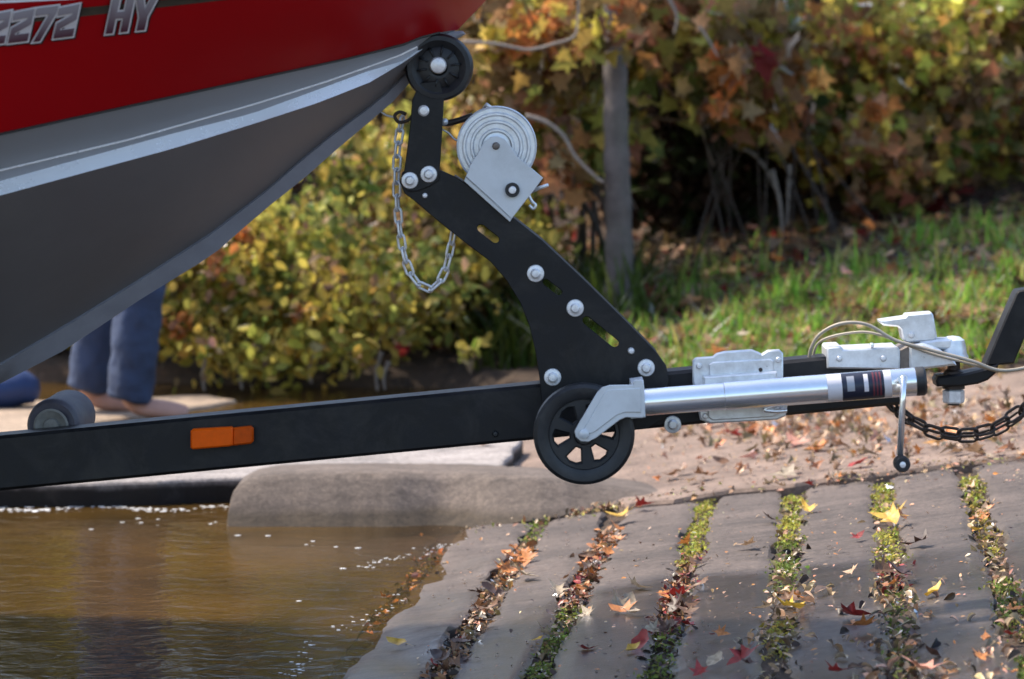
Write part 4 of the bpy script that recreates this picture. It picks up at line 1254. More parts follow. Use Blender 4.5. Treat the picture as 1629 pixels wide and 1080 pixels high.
# woodland behind: individual trees closing the view
bgspots = [(-700, 15.2, 'ol'), (-420, 16.6, 'gr'), (-150, 15.0, 'ol'), (120, 16.2, 'br'), (360, 15.2, 'ol'), (600, 16.4, 'gr'), (820, 15.4, 'br'), (1040, 16.6, 'db'), (1260, 15.6, 'br'), (1480, 16.6, 'gr'), (1700, 15.6, 'ol'), (1950, 16.4, 'br'), (2250, 15.4, 'gr')]
where = ['hidden far left behind the boat', 'left behind the boat hull', 'behind the hull below the lettering', 'behind the hull middle', 'behind the sunlit shrub', 'behind the bow roller', 'behind the winch', 'behind the grey trunk', 'behind the orange maple', 'behind the rusty shrub', 'behind the pale corner shrub', 'past the right edge', 'far past the right edge']
for (px, Y, key), wh in zip(bgspots, where):
    gp = ground_at((px - CX) * Y / F, Y)
    root = thing('woodland_tree', f'shaded woodland tree {wh}', 'tree', gp, 'woodland trees closing the view')
    cl = []
    for _ in range(52):
        z = random.uniform(0.2, 2.7)
        sp = 0.30 if z > 1.2 else 0.24
        kk = random.choice([key, key, 'db', 'br', 'dg', 'ol'])
        cl.append((Vector((gp.x + random.gauss(0, 0.50), gp.y + random.gauss(0, 0.4), gp.z + z - 0.3)), (sp, sp, sp), 46, kk, 0.11))
    crown('crown', cl, root, T_OVAL_LOW, (-0.1, -0.7, 0.5), 0.8)
    path = smooth_path([gp + Vector((0, 0, -0.2)), gp + Vector((random.uniform(-.1, .1), 0, 1.5)), gp + Vector((random.uniform(-.2, .2), 0.1, 3.6))], 6)
    mesh_obj('trunk', *tube_data(path, [0.07 - 0.045 * i / (len(path) - 1) for i in range(len(path))], 9), M['dark_bark'], root, True)

# bare twigs
def twig(label, pts, Y, r):
    p = smooth_path([P(x, y, Y + dy) for x, y, dy in pts], 5)
    o = mesh_obj('bare_twig', *tube_data(p, [r * (1 - 0.5 * i / (len(p) - 1)) for i in range(len(p))], 6), M['twig'], None, True)
    return tag(o, label, 'twig', 'bare twigs along the bank')
twig('thin bent twig running from the bow roller up to the top edge', [(735, 66, 0), (790, 70, 0), (840, 79, 0), (880, 70, 0), (913, 58, 0), (919, 30, 0), (921, -20, 0)], 11.2, 0.007)
twig('pale curved twig hanging from the top edge right of the trunk', [(1050, -20, 0), (1068, 5, 0), (1077, 28, 0), (1072, 54, 0)], 11.6, 0.008)
twig('short pale slanting twig beside the orange maple', [(1112, 42, 0), (1126, 62, 0), (1142, 90, 0)], 11.6, 0.007)
twig('arching pale twig curving down right of the winch drum', [(836, 184, 0), (868, 194, 0), (896, 216, 0), (916, 250, 0), (948, 282, 0), (960, 290, 0)], 11.3, 0.009)
twig('thin level twig crossing the dark hollow', [(1000, 178, 0.3), (1060, 190, 0.3), (1120, 194, 0.3), (1180, 196, 0.3), (1215, 205, 0.3)], 12.3, 0.007)
twig('pale drooping twig at the right of the dark hollow', [(1150, 205, 0.2), (1168, 232, 0.2), (1195, 243, 0.2), (1218, 268, 0.2), (1232, 300, 0.2)], 12.2, 0.008)
twig('thin upright twig in the dark hollow', [(1098, 120, 0.3), (1112, 190, 0.3), (1124, 230, 0.3), (1136, 265, 0.3)], 12.3, 0.007)
twig('dry upright stem above the red litter', [(1228, 270, 0), (1240, 320, 0), (1245, 372, 0)], 12.4, 0.010)
twig('pale upright stem next to the dry stem', [(1256, 262, 0), (1254, 310, 0), (1252, 360, 0)], 12.4, 0.008)
for i, (x, y0, y1) in enumerate([(325, 560, 622), (495, 565, 610), (600, 560, 622), (612, 575, 620), (385, 580, 620)]):
    twig(['pale stem dipping into the water at the left', 'crooked pale stem at the waterline', 'bright stem dipping into the water near the beam', 'slim stem beside the bright waterline stem', 'thin stem under the orange leaf spray'][i],
         [(x + 6, y0, 0), (x - 2, (y0 + y1) / 2, 0), (x, y1, 0)], 11.2, 0.009)

# ------------------------------------------------------------------ grass and litter on the bank
def bank_points(n, x0, x1, d0, d1, pw=1.0):
    out = []
    while len(out) < n:
        x = random.uniform(x0, x1); d = d0 + (d1 - d0) * random.random() ** pw
        out.append((x, shore(x) + d))
    return out
gp = []
for (x, y) in bank_points(36000, 0.25, 3.4, 0.02, 2.9, 1.1):
    d = y - shore(x)
    k = wob(x * 2.6, y * 2.6) * 0.40 + wob(x * 7, y * 7) * 0.22 + 0.80 - 0.65 * max(0, d - 0.95 - 0.45 * max(0, x - 1.2)) - 0.6 * max(0, 0.75 - x) + 0.25 * max(0, x - 1.5)
    if random.random() < k: gp.append((x, y, ground_z(x, y)))
gp = np.array(gp); ng = len(gp)
cg = np.where(rng.random((ng, 1)) < 0.75, jitter((0.22, 0.40, 0.06), ng), jitter((0.44, 0.40, 0.12), ng))
hgt = np.array([0.6 + 0.5 * max(0, wob(q[0] * 5 + 1, q[1] * 5)) for q in gp])
grass_parts = [(T_BLADE, gp, None, rng.uniform(0.04, 0.15, ng) * hgt, cg)]
# taller dark tufts by the trunk
tp = np.array([(lambda x, y: (x, y, ground_z(x, y)))(random.gauss(0.20, 0.14), 11.75 + random.uniform(-0.3, 0.5)) for _ in range(1500)])
grass_parts.append((T_BLADE, tp, None, rng.uniform(0.12, 0.32, len(tp)), jitter((0.09, 0.13, 0.03), len(tp))))
def blade_rot(n):
    az = rng.uniform(0, 2 * math.pi, n); lean = np.abs(rng.normal(0, 0.38, n))
    up = np.stack([np.sin(lean) * np.cos(az), np.sin(lean) * np.sin(az), np.cos(lean)], 1)
    f_ = np.stack([np.cos(lean) * np.cos(az), np.cos(lean) * np.sin(az), -np.sin(lean)], 1)
    return np.stack([np.cross(up, f_), up, f_], 2)
g = cloud_mesh('grass', [(t, p, blade_rot(len(p)), s, c) for t, p, _, s, c in grass_parts], M['grass'])
tag(g, 'bright green grass growing on the bank above the slab', 'grass', kind='stuff')

def litter(name, pts, size, keys, label, lift=0.012, tilt=0.35, tmpl=T_MAPLE):
    pts = np.array(pts); n = len(pts)
    pts[:, 2] += lift * rng.random(n)
    col = np.concatenate([jitter(PAL[random.choice(keys)], 1) for _ in range(n)])
    o = cloud_mesh(name, [(tmpl, pts, rand_rot(n, tilt, (0, 0, 1)), size * rng.uniform(0.5, 1.3, n), col)], M['leaf'])
    return tag(o, label, 'leaves', kind='stuff')
lp = [(x, y, ground_z(x, y)) for x, y in bank_points(9500, -1.8, 3.6, 0.5, 6.5, 1.2)]
litter('leaf_litter', lp, 0.075, ['br', 'rs', 'db', 'br', 're', 'tn', 'br', 'pk'], 'red brown leaf litter on the shaded ground under the shrubs', 0.04)
lp = [(x, y, ground_z(x, y)) for x, y in bank_points(900, 0.1, 3.4, -0.05, 0.35, 1.0)]
litter('edge_litter', lp, 0.05, ['br', 'tn', 'rs', 'pk', 'og'], 'pale brown leaf litter between the slab and the grass', 0.03)

# ------------------------------------------------------------------ moss and crumbs in the plank gaps
def gap_point(k, py):
    lo, hi = -3.6, 0.0
    for _ in range(30):
        mid = (lo + hi) / 2
        p = from_ud(gap_u[k], mid)
        y = HY + F * (HC - p.z) / p.y
        if y > py: lo = mid
        else: hi = mid
    return from_ud(gap_u[k], (lo + hi) / 2), (lo + hi) / 2
MOSS = [(4, 885, 915, 130, 'ol'), (5, 815, 860, 220, 'gn'), (6, 965, 1075, 800, 'gn'), (7, 795, 905, 850, 'lg'), (7, 1000, 1075, 500, 'gn'), (8, 785, 860, 700, 'lg'), (8, 860, 935, 550, 'gn'), (8, 985, 1040, 300, 'ol'),
        (9, 765, 820, 600, 'lg'), (9, 840, 890, 380, 'lg'), (9, 930, 1075, 350, 'gn'), (10, 755, 800, 500, 'lg'), (10, 800, 880, 300, 'ol'), (10, 920, 1010, 600, 'gn'), (10, 1040, 1079, 300, 'gn'), (11, 790, 900, 300, 'lg')]
parts = []
for k, ya, yb, n, key in MOSS:
    ps = []
    for _ in range(n):
        while True:
            _, d = gap_point(k, random.uniform(ya, yb))
            if random.random() < 0.5 + 0.5 * math.sin(d * 31 + k * 2.3) * math.sin(d * 13 + k): break
        ps.append(from_ud(gap_u[k] + random.gauss(0, GW * 0.36), d, -0.013 + random.random() * 0.015))
    parts.append((T_OVAL_LOW, np.array([tuple(p) for p in ps]), rand_rot(n, 0.8, (0, -0.3, 0.8)), rng.uniform(0.005, 0.016, n), jitter(PAL[key], n, 0.35)))
g = cloud_mesh('moss', parts, M['grass'])
tag(g, 'yellow green moss and weeds growing in the ramp gaps', 'moss', kind='stuff')

CR = [(4, 870, 1000, 160, ['br', 'db', 'og']), (5, 865, 925, 200, ['og', 'br', 'pk']), (5, 925, 1075, 650, ['db', 'br', 'br', 'rs']), (6, 840, 880, 160, ['og', 'rs', 'br']), (6, 880, 965, 420, ['rs', 'db', 're', 'br']), (6, 960, 1075, 200, ['db', 'br']),
      (7, 880, 1010, 520, ['db', 'br', 'rs', 're']), (7, 1000, 1075, 150, ['db']), (8, 790, 1075, 260, ['br', 'db', 'tn']), (9, 770, 1075, 320, ['br', 'db', 'tn']), (10, 770, 1010, 380, ['tn', 'br', 'db']), (9, 895, 935, 160, ['db', 're', 'br'])]
parts = []
for k, ya, yb, n, keys in CR:
    ps = []
    for _ in range(n):
        _, d = gap_point(k, random.uniform(ya, yb))
        ps.append(from_ud(gap_u[k] + random.gauss(0, GW * 0.45), d, -0.013 + random.random() * 0.016))
    col = np.concatenate([jitter(PAL[random.choice(keys)], 1) for _ in range(n)])
    parts.append((T_OVAL, np.array([tuple(p) for p in ps]), rand_rot(n, 0.6, (0, -0.2, 0.9)), rng.uniform(0.008, 0.024, n), col))
# along the foot of the kerb and the slab edge
ps, cols = [], []
for _ in range(900):
    x = random.uniform(730, 1629)
    yl = np.interp(x, [730, 860, 940, 1000, 1200, 1400, 1629], [846, 832, 815, 804, 779, 756, 728])
    if x < 900 and random.random() < 0.75: continue
    p = hit(x, yl + random.gauss(0, 3) + 1); p.z += 0.002 + random.random() * 0.014
    ps.append(tuple(p)); cols.append(jitter(PAL[random.choice(['br', 'db', 'tn', 'rs', 'pk', 'lg'])], 1)[0])
parts.append((T_OVAL, np.array(ps), rand_rot(len(ps), 0.5, (0, -0.1, 0.9)), rng.uniform(0.007, 0.022, len(ps)), np.array(cols)))
# specks scattered on the concrete
ps, cols = [], []
for _ in range(2200):
    if random.random() < 0.6:
        p = hit(random.uniform(1000, 1640), random.uniform(620, 770), OFF2)
    else:
        p = hit(random.uniform(640, 1640), random.uniform(800, 1079), 0.0)
    p.z += 0.004
    ps.append(tuple(p)); cols.append(jitter(PAL[random.choice(['br', 'tn', 'pk', 'rs', 'db', 'og'])], 1)[0])
parts.append((T_OVAL, np.array(ps), rand_rot(len(ps), 0.25, (0, 0, 1)), rng.uniform(0.004, 0.014, len(ps)), np.array(cols)))
# loose drift of small leaves on the upper slab
ps, cols = [], []
while len(ps) < 520:
    x, y = random.gauss(1330, 190), random.gauss(672, 38)
    if not (1040 < x < 1650 and 655 - (x - 1100) * 0.12 < y < 776 - (x - 1100) * 0.11): continue
    p = hit(x, y, OFF2); p.z += 0.006 + random.random() * 0.012
    ps.append(tuple(p)); cols.append(jitter(PAL[random.choice(['br', 'tn', 'pk', 'rs', 'tn', 'og', 'br'])], 1)[0])
parts.append((template(MAPLE, 0.9, 0.7), np.array(ps), rand_rot(len(ps), 0.55, (0, -0.1, 0.9)), rng.uniform(0.016, 0.040, len(ps)), np.array(cols)))
ps, cols = [], []
drift = [(random.uniform(1020, 1640), random.uniform(935, 1075)) for _ in range(13)]
for _ in range(190):
    cx_, cy_ = random.choice(drift)
    p = hit(cx_ + random.gauss(0, 34), cy_ + random.gauss(0, 9), 0.0); p.z += 0.004 + random.random() * 0.006
    ps.append(tuple(p)); cols.append(jitter(PAL[random.choice(['br', 'tn', 'pk', 'rs', 'tn', 'db', 'br'])], 1)[0])
parts.append((template(OVAL, 0.9, 0.5), np.array(ps), rand_rot(len(ps), 0.45, (0, -0.1, 0.9)), rng.uniform(0.010, 0.034, len(ps)), np.array(cols)))
g = cloud_mesh('leaf_crumbs', parts, M['fallen'])
tag(g, 'brown leaf crumbs packed in the ramp gaps and edges', 'leaf crumbs', kind='stuff')

# ------------------------------------------------------------------ fallen leaves, one by one
m, nt, out = new_mat('single_fallen_leaf')
oi = N(nt, "ShaderNodeObjectInfo"); tc = N(nt, "ShaderNodeTexCoord")
n1 = noise(nt, 5, 5, 0.65, tc.outputs['Object'])
rr_ = ramp(nt, n1.outputs[0], [(0.3, (0.45, 0.40, 0.38)), (0.65, (1.2, 1.2, 1.2))])
cc_ = mixc(nt, 1.0, oi.outputs['Color'], rr_.outputs[0], 'MULTIPLY')
bs = N(nt, "ShaderNodeBsdfPrincipled"); bs.inputs['Roughness'].default_value = 0.5
nt.links.new(cc_, bs.inputs['Base Color'])
tl = N(nt, "ShaderNodeBsdfTranslucent"); nt.links.new(cc_, tl.inputs[0])
mx = N(nt, "ShaderNodeMixShader"); mx.inputs[0].default_value = 0.15
nt.links.new(bs.outputs[0], mx.inputs[1]); nt.links.new(tl.outputs[0], mx.inputs[2]); nt.links.new(mx.outputs[0], out.inputs[0])
LEAFM = m
leaf_meshes = []
for i in range(9):
    outl = MAPLE if i % 3 else OVAL
    r = random.Random(i + 40)
    sx, cup, roll = r.uniform(0.7, 1.15), r.uniform(0.3, 1.1), r.uniform(-0.9, 0.9)
    pts = [(x * sx * r.uniform(0.7, 1.2) + r.uniform(-0.04, 0.04), y * r.uniform(0.85, 1.1) + r.uniform(-0.05, 0.05)) for x, y in outl]
    inner = [(x * 0.5, 0.42 + (y - 0.42) * 0.5) for x, y in pts]
    def zf(x, y): return cup * (x * x * 1.6 + (y - 0.42) ** 2 * 0.7) + roll * x * (y - 0.42) + 0.05 * math.sin(9 * x + i) * math.cos(8 * y)
    vs = [(0, 0, zf(0, 0.42))] + [(x, y - 0.42, zf(x, y)) for x, y in inner] + [(x, y - 0.42, zf(x, y)) for x, y in pts]
    n = len(pts)
    vs += [(0.012, -0.42, zf(0, 0)), (-0.012, -0.42, zf(0, 0)), (0.03 + 0.05 * roll, -0.80, 0.10)]
    fs = [(0, 1 + k, 1 + (k + 1) % n) for k in range(n)] + [(1 + k, 1 + n + k, 1 + n + (k + 1) % n, 1 + (k + 1) % n) for k in range(n)] + [(1 + 2 * n, 2 + 2 * n, 3 + 2 * n)]
    me = bpy.data.meshes.new('fallen_leaf'); me.from_pydata(vs, [], fs); me.materials.append(LEAFM)
    me.polygons.foreach_set('use_smooth', [True] * len(me.polygons))
    leaf_meshes.append(me)
leaf_count = 0
def fallen(p, size_px, col, label, group=None, kind=None, tilt=0.25, nrm=None):
    global leaf_count
    leaf_count += 1
    o = bpy.data.objects.new('fallen_leaf', kind if kind else random.choice(leaf_meshes))
    C.objects.link(o)
    s = size_px * p.y / F
    o.location = p + Vector((0, 0, 0.10 * s + 0.002))
    o.scale = (s, s, s)
    o.rotation_euler = (random.gauss(0, tilt), random.gauss(0, tilt) - math.atan(SL), random.uniform(0, 6.28))
    c = Vector(col) * random.uniform(0.75, 1.2)
    o.color = (*[max(0, min(1, q)) for q in c], 1)
    tag(o, label, 'leaf', group)
    return o
LC = {'orange': (0.58, 0.22, 0.06), 'tan': (0.50, 0.33, 0.20), 'brown': (0.22, 0.115, 0.06), 'red': (0.34, 0.03, 0.025), 'yellow': (0.72, 0.45, 0.06), 'pale': (0.44, 0.35, 0.24), 'dark brown': (0.07, 0.035, 0.025), 'pink': (0.55, 0.26, 0.18)}
uniq = [
    (hit(1172, 697, OFF2), 46, 'red', 'large dark red leaf on the upper slab below the jack bracket', 1),
    (hit(1024, 806, 0.012), 30, 'red', 'bright red leaf in the crevice right of the orange leaf heap', 1),
    (hit(982, 826, 0.012), 52, 'yellow', 'big yellow orange leaf lying in the crevice below the jack wheel', 1),
    (hit(962, 812, 0.016), 34, 'brown', 'curled brown leaf just left of the big yellow orange leaf', 0.5),
    (hit(986, 846, 0.01), 34, 'orange', 'orange leaf at the foot of the big yellow orange leaf', 1),
    (hit(1412, 829, 0.012), 56, 'yellow', 'yellow leaf lying across the mossy gap below the crank handle', 1.1),
    (hit(1436, 826, 0.014), 34, 'orange', 'orange leaf overlapping the yellow leaf below the crank handle', 1),
    (hit(1270, 882, 0.008), 30, 'pale', 'pale oval leaf in the mossy gap at mid ramp', 1.2),
    (hit(630, 1029, 0.006), 42, 'yellow', 'lone yellow leaf at the edge of the water', 1.1),
    (hit(1262, 972, 0.010), 56, 'yellow', 'large yellow and brown curled leaf in the middle of the wet planks', 0.9),
    (hit(1252, 958, 0.014), 40, 'brown', 'brown leaf on top of the large yellow curled leaf', 1),
    (hit(1562, 1051, 0.004), 34, 'orange', 'lone orange leaf on the wet plank at the lower right', 1.1),
    (hit(1288, 773, 0.012), 18, 'red', 'small bright red leaf at the slab edge above the fourth gap', 1.2),
    (hit(1462, 1068, 0.012), 72, 'pink', 'large pinkish brown leaf at the bottom edge', 1),
    (hit(1436, 918, 0.012), 62, 'dark brown', 'wet dark brown leaf heap across the gap on the right', 1.3),
    (hit(1400, 912, 0.016), 44, 'brown', 'brown leaf on the left of the wet dark heap', 1),
    (hit(1420, 932, 0.010), 34, 'orange', 'orange leaf tucked under the wet dark heap', 1),
    (hit(874, 1014, 0.012), 40, 'pale', 'pale tan leaf standing in the gap near the bottom', 1.0),
    (hit(1016, 938, 0.004), 44, 'pale', 'pale flat leaf on the plank left of the dark brown leaves', 1.1),
    (hit(884, 940, 0.008), 34, 'pale', 'pale pinkish leaf beside the red brown gap litter', 1.1),
    (level(772, 708, 0.064), 34, 'orange', 'orange leaf on the low pale slab under the beam', 1),
    (hit(1334, 1072, 0.008), 40, 'red', 'red leaf at the bottom edge left of the large pinkish leaf', 1),
    (hit(1112, 1070, 0.008), 34, 'red', 'red leaf at the bottom edge beside the green gap', 1),
    (hit(1218, 970, 0.006), 40, 'pale', 'pale flat leaf left of the large yellow curled leaf', 1),
    (hit(1376, 1000, 0.005), 56, 'orange', 'flat orange tan leaf on the wet plank in the lower middle', 1),
    (hit(1450, 1030, 0.006), 24, 'orange', 'small rusty leaf near the bottom right gap', 1),
]
for p, s, c, lab, k in uniq:
    o = fallen(p, s, LC[c], lab, None, leaf_meshes[1] if k >= 1 else leaf_meshes[4])
    if c in ('yellow',) and s < 50: o.data = leaf_meshes[0]
def scatter(n, pick, sizes, cols, zone, group):
    for _ in range(n):
        c = random.choice(cols)
        p, k = pick()
        s_ = random.uniform(*sizes) * k
        px = CX + F * p.x / p.y; py = HY + F * (HC - p.z) / p.y
        wd = 'small ' if s_ < sizes[0] + (sizes[1] - sizes[0]) * 0.33 else ('large ' if s_ > sizes[0] + (sizes[1] - sizes[0]) * 0.67 else '')
        place = ''
        if 'slab' in zone or 'bank' in zone or 'planks' in zone:
            for lim, t_ in ((1050, ', left of the jack'), (1180, ', beyond the jack tube end' if False else ', under the jack tube'), (1290, ', under the jack bracket'), (1400, ', under the jack sticker'), (1480, ', under the crank handle'), (1560, ', under the sagging chain'), (9999, ', at the right edge')):
                if px < lim: place = t_.replace('under', 'above') if 'bank' in zone else t_; break
        elif 'gap' in zone:
            place = ', at its upper end' if py < 880 else (', halfway down' if py < 960 else ', at its lower end')
        fallen(p, s_, LC[c], f'{wd}{c} leaf {zone}{place}', f'{wd}{c} leaves {group}{place}', None, 0.35)
def on_slab():
    while True:
        x, y = random.uniform(1040, 1660), random.uniform(606, 768)
        top = 655 - (x - 1100) * 0.12
        if top < y < 778 - (x - 1100) * 0.11 and random.random() < 0.35 + 0.65 * (1 - (y - top) / 140): return hit(x, y, OFF2 + 0.004), 1
def in_gap(k, ya, yb):
    def f_():
        q, d = gap_point(k, random.uniform(ya, yb))
        return from_ud(gap_u[k] + random.gauss(0, 0.018), d, random.uniform(-0.010, 0.006)), 1
    return f_
def near_planks():
    while True:
        x, y = random.uniform(820, 1640), random.uniform(800, 1079)
        if y > 950 or random.random() < 0.35: return hit(x, y, 0.003), 1
def on_bank():
    x = random.uniform(0.3, 2.6); y = shore(x) + random.uniform(0.15, 2.6)
    return Vector((x, y, ground_z(x, y) + random.uniform(0.03, 0.10))), 1
def low_edge():
    p = hit(random.uniform(1060, 1629), 0) if False else hit(*(lambda x: (x, np.interp(x, [1060, 1629], [788, 724]) + random.uniform(-6, 8)))(random.uniform(1060, 1629)), 0.012)
    return p, 1
scatter(74, on_slab, (22, 48), ['orange', 'tan', 'tan', 'brown', 'pink', 'tan', 'pale', 'brown', 'brown', 'red', 'orange', 'tan'], 'on the sunlit upper slab', 'on the upper slab')
scatter(14, in_gap(5, 872, 930), (20, 38), ['orange', 'orange', 'brown'], 'in the gap nearest the water', 'in the first gap')
scatter(26, in_gap(5, 935, 1078), (24, 40), ['brown', 'dark brown', 'brown', 'dark brown', 'brown', 'red'], 'in the gap nearest the water', 'in the first gap')
scatter(22, in_gap(6, 845, 970), (20, 34), ['orange', 'brown', 'brown', 'dark brown'], 'in the gap below the jack wheel', 'in the second gap')
scatter(24, in_gap(7, 895, 1010), (26, 44), ['brown', 'dark brown', 'dark brown', 'orange', 'brown', 'red'], 'in the gap below the jack bracket', 'in the third gap')
scatter(12, in_gap(10, 768, 830), (18, 30), ['orange', 'tan'], 'in the rightmost mossy gap', 'in the rightmost gap')
scatter(40, near_planks, (22, 54), ['tan', 'brown', 'orange', 'orange', 'pale', 'yellow', 'dark brown', 'red'], 'on the near wet planks', 'on the near planks')
scatter(44, on_bank, (18, 36), ['tan', 'brown', 'orange', 'pink', 'pale'], 'in the bank grass', 'in the bank grass')
scatter(18, low_edge, (14, 30), ['tan', 'brown', 'orange', 'pale'], 'on the near slab edge', 'along the slab edge')
scatter(5, in_gap(4, 885, 960), (18, 30), ['orange', 'pink'], 'at the waterline on the ramp', 'at the waterline')

# ------------------------------------------------------------------ foam
mb = MB()
def blob(p, r, h):
    v, f = lathe_data([(r, 0.0), (r * 0.8, h * 0.15), (0.0001, h * 0.25)], p, 7, Vector((0, 0, 1)))
    v = [Vector((p.x + (q.x - p.x) * 1.5, q.y, q.z + 0.0006)) for q in v]
    mb.add(v, f)
for _ in range(150):
    x = random.uniform(-30, 250) if random.random() < 0.7 else random.uniform(200, 372)
    blob(level(x, 809 + random.gauss(0, 1.6) + 3 * math.sin(x * 0.03), 0.0), random.uniform(0.0015, 0.006), random.uniform(0.0005, 0.0025))
for _ in range(45): blob(level(random.gauss(70, 22), 803 + random.gauss(0, 5), 0.0), random.uniform(0.0015, 0.004), random.uniform(0.002, 0.008))
for x, y in ((225, 826), (226, 831), (140, 843), (195, 831), (330, 830), (340, 835), (250, 826), (425, 851), (380, 851), (488, 868), (527, 869), (500, 860), (570, 870), (545, 905), (470, 957), (580, 902), (600, 893), (618, 890)):
    for _ in range(1): blob(level(x + random.gauss(0, 4), y + random.gauss(0, 1), 0.0), random.uniform(0.003, 0.006), 0.003)
for k in range(130):     # scum line where the water meets the ramp
    t = random.random()
    x = np.interp(t, [0, .3, .45, .6, .8, 1], [745, 650, 585, 640, 500, 462]); y = np.interp(t, [0, .3, .45, .6, .8, 1], [862, 882, 902, 958, 1020, 1079])
    if 0.45 < t < 0.56: continue
    blob(level(x + random.gauss(0, 10), y + random.gauss(0, 4), 0.0), random.uniform(0.0012, 0.0035), 0.0015)
o = mb.build('foam', M['foam'], None, True)
tag(o, 'white foam flecks and scum floating along the ramp edge', 'foam', kind='stuff')

# ------------------------------------------------------------------ person behind the boat
PX = P(205, 650, 10.45).x; PY = 10.45; PZ = 0.016
person = thing('person', 'person in blue jeans walking barefoot on the sandbar behind the boat', 'person', (PX, PY, PZ))
def skin_obj(name, joints, edges, mat, parent, root=0, sub=2):
    me = bpy.data.meshes.new(name)
    me.from_pydata([(PX + x, PY + y, PZ + z) for x, y, z, *_ in joints], edges, [])
    o = bpy.data.objects.new(name, me); put(o, parent)
    sk = o.modifiers.new('skin', 'SKIN'); sk.use_smooth_shade = True
    me.skin_vertices.new() if not me.skin_vertices else None
    for i, j in enumerate(joints):
        r = j[3]; rr2 = j[4] if len(j) > 4 else r
        me.skin_vertices[0].data[i].radius = (r, rr2)
        me.skin_vertices[0].data[i].use_root = (i == root)
    s_ = o.modifiers.new('sub', 'SUBSURF'); s_.levels = sub; s_.render_levels = sub
    me.materials.append(mat)
    return o
J = [(-0.04, 0, 0.98, 0.15, 0.11), (-0.03, 0, 1.15, 0.14, 0.10), (-0.01, 0, 1.38, 0.16, 0.11), (0.0, 0, 1.48, 0.07), (0.02, 0, 1.55, 0.055), (0.05, 0, 1.64, 0.075, 0.085), (0.06, 0, 1.72, 0.08, 0.09), (0.05, 0, 1.79, 0.055),
     (-0.01, -0.18, 1.42, 0.055), (-0.06, -0.23, 1.14, 0.043), (0.06, -0.24, 0.92, 0.032), (0.10, -0.24, 0.85, 0.03, 0.018),
     (-0.01, 0.18, 1.42, 0.055), (-0.02, 0.23, 1.13, 0.043), (0.14, 0.24, 0.96, 0.032), (0.19, 0.24, 0.90, 0.03, 0.018),
     (0.0, -0.09, 0.90, 0.085), (0.06, -0.10, 0.50, 0.06), (0.0, -0.10, 0.10, 0.040), (0.03, -0.10, 0.035, 0.036, 0.03), (0.14, -0.11, 0.026, 0.034, 0.022), (0.21, -0.11, 0.018, 0.022, 0.014),
     (-0.07, 0.09, 0.90, 0.085), (-0.08, 0.10, 0.50, 0.06), (-0.16, 0.10, 0.10, 0.040), (-0.13, 0.10, 0.035, 0.036, 0.03), (-0.02, 0.11, 0.026, 0.034, 0.022), (0.05, 0.11, 0.018, 0.022, 0.014)]
E = [(0, 1), (1, 2), (2, 3), (3, 4), (4, 5), (5, 6), (6, 7), (2, 8), (8, 9), (9, 10), (10, 11), (2, 12), (12, 13), (13, 14), (14, 15),
     (0, 16), (16, 17), (17, 18), (18, 19), (19, 20), (20, 21), (0, 22), (22, 23), (23, 24), (24, 25), (25, 26), (26, 27)]
# fingers
for h, s in ((11, -1), (15, 1)):
    hx, hy, hz = J[h][:3]
    for k in range(4):
        b0 = len(J)
        J.append((hx + 0.012, hy - 0.027 + 0.018 * k, hz - 0.035, 0.009)); J.append((hx + 0.022, hy - 0.027 + 0.018 * k, hz - 0.065 - 0.006 * (k in (1, 2)), 0.008)); J.append((hx + 0.014, hy - 0.027 + 0.018 * k, hz - 0.09 - 0.008 * (k in (1, 2)), 0.007))
        E += [(h, b0), (b0, b0 + 1), (b0 + 1, b0 + 2)]
    b0 = len(J)
    J.append((hx + 0.035, hy - 0.02 * s, hz - 0.01, 0.010)); J.append((hx + 0.05, hy - 0.02 * s, hz - 0.045, 0.008))
    E += [(h, b0), (b0, b0 + 1)]
body = skin_obj('body', J, E, M['skin'], person)
JJ = [(-0.04, 0, 1.02, 0.155, 0.118), (-0.04, 0, 0.95, 0.16, 0.125), (0.0, -0.09, 0.86, 0.105), (0.06, -0.10, 0.50, 0.086), (0.035, -0.10, 0.28, 0.083), (0.015, -0.10, 0.07, 0.080), (0.01, -0.10, 0.05, 0.080),
      (-0.07, 0.09, 0.86, 0.105), (-0.08, 0.10, 0.50, 0.084), (-0.115, 0.10, 0.28, 0.080), (-0.145, 0.10, 0.08, 0.076), (-0.15, 0.10, 0.06, 0.076)]
jo = skin_obj('jeans', JJ, [(0, 1), (1, 2), (2, 3), (3, 4), (4, 5), (5, 6), (1, 7), (7, 8), (8, 9), (9, 10), (10, 11)], M['jeans'], person)
tx = bpy.data.textures.new('cloth_folds', 'CLOUDS'); tx.noise_scale = 0.07; tx.noise_depth = 2
jo.modifiers['sub'].levels = jo.modifiers['sub'].render_levels = 4
dm = jo.modifiers.new('folds', 'DISPLACE'); dm.texture = tx; dm.strength = 0.016; dm.mid_level = 0.5
SH = [(-0.04, 0, 0.98, 0.165, 0.125), (-0.03, 0, 1.15, 0.155, 0.115), (-0.01, 0, 1.38, 0.175, 0.122), (0.0, 0, 1.47, 0.085), (-0.01, -0.18, 1.42, 0.07), (-0.04, -0.215, 1.24, 0.058), (-0.01, 0.18, 1.42, 0.07), (-0.015, 0.215, 1.24, 0.058)]
skin_obj('shirt', SH, [(0, 1), (1, 2), (2, 3), (2, 4), (4, 5), (2, 6), (6, 7)], M['shirt'], person)
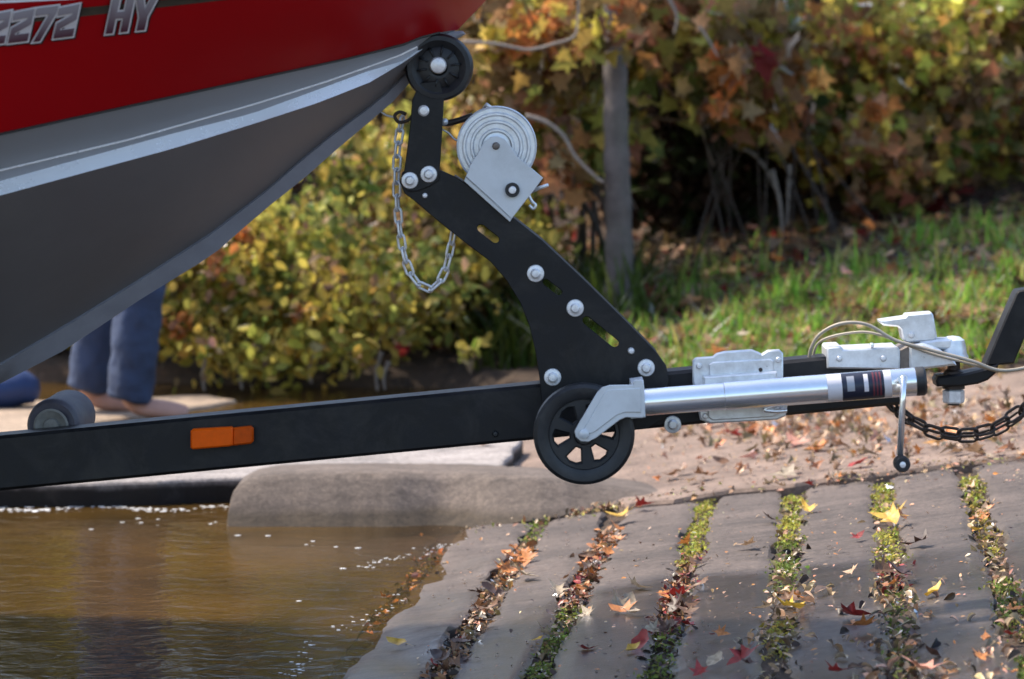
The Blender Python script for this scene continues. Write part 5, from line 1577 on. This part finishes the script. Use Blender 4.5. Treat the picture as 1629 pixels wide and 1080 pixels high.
HR = [(0.0, 0, 1.66, 0.07), (0.015, 0, 1.74, 0.088), (0.04, 0, 1.81, 0.07)]
skin_obj('hair', HR, [(0, 1), (1, 2)], M['hair'], person)
fc = Vector((PX + 0.135, PY, PZ + 1.66))
mesh_obj('nose', *lathe_data([(0.014, 0), (0.011, 0.012), (0.004, 0.024), (0.0001, 0.026)], fc + Vector((-0.005, 0, 0.0)), 10, Vector((1, 0, -0.3))), M['skin'], person, True)
for s in (-1, 1):
    mesh_obj('eye', *lathe_data([(0.012, 0), (0.009, 0.006), (0.0001, 0.008)], fc + Vector((-0.012, s * 0.032, 0.035)), 10, Vector((1, 0, 0))), M['white'], person, True)
    mesh_obj('ear', *lathe_data([(0.030, 0), (0.026, 0.010), (0.0001, 0.014)], fc + Vector((-0.085, s * 0.082, 0.015)), 10, Vector((0, s, 0))), M['skin'], person, True)
mesh_obj('mouth', *tube_data([fc + Vector((-0.012, -0.022, -0.038)), fc + Vector((-0.004, 0, -0.040)), fc + Vector((-0.012, 0.022, -0.038))], 0.005, 6), M['sticker_red'], person, True)

# ------------------------------------------------------------------ bundle on the sand
bc = level(-8, 645, 0.02) + Vector((0, 0, 0.05))
v, f = lathe_data([(0.0001, -0.17), (0.03, -0.165), (0.055, -0.14), (0.060, -0.05), (0.064, 0.03), (0.060, 0.09), (0.050, 0.125), (0.030, 0.145), (0.0001, 0.152)], bc, 28, Vector((0.96, 0.25, 0.06)))
v = [Vector(p) + Vector((0, 0, 0.006 * math.sin(p[0] * 60) + 0.004 * math.sin(p[0] * 130 + p[1] * 50))) for p in v]
o = thing('cloth_bundle', 'blue cloth bundle lying on the sandbar at the left edge', 'bundle', bc - Vector((0, 0, 0.06)))
mesh_obj('bag_body', v, f, M['bag'], o, True)
mesh_obj('bag_cord', *tube_data([bc + Vector((0.112 + 0.028 * 0, 0.03, 0.0)) + Vector((0.0, 0.030 * math.cos(a), 0.030 * math.sin(a))) for a in [k * 0.5 for k in range(14)]], 0.005, 6), M['white'], o, True)
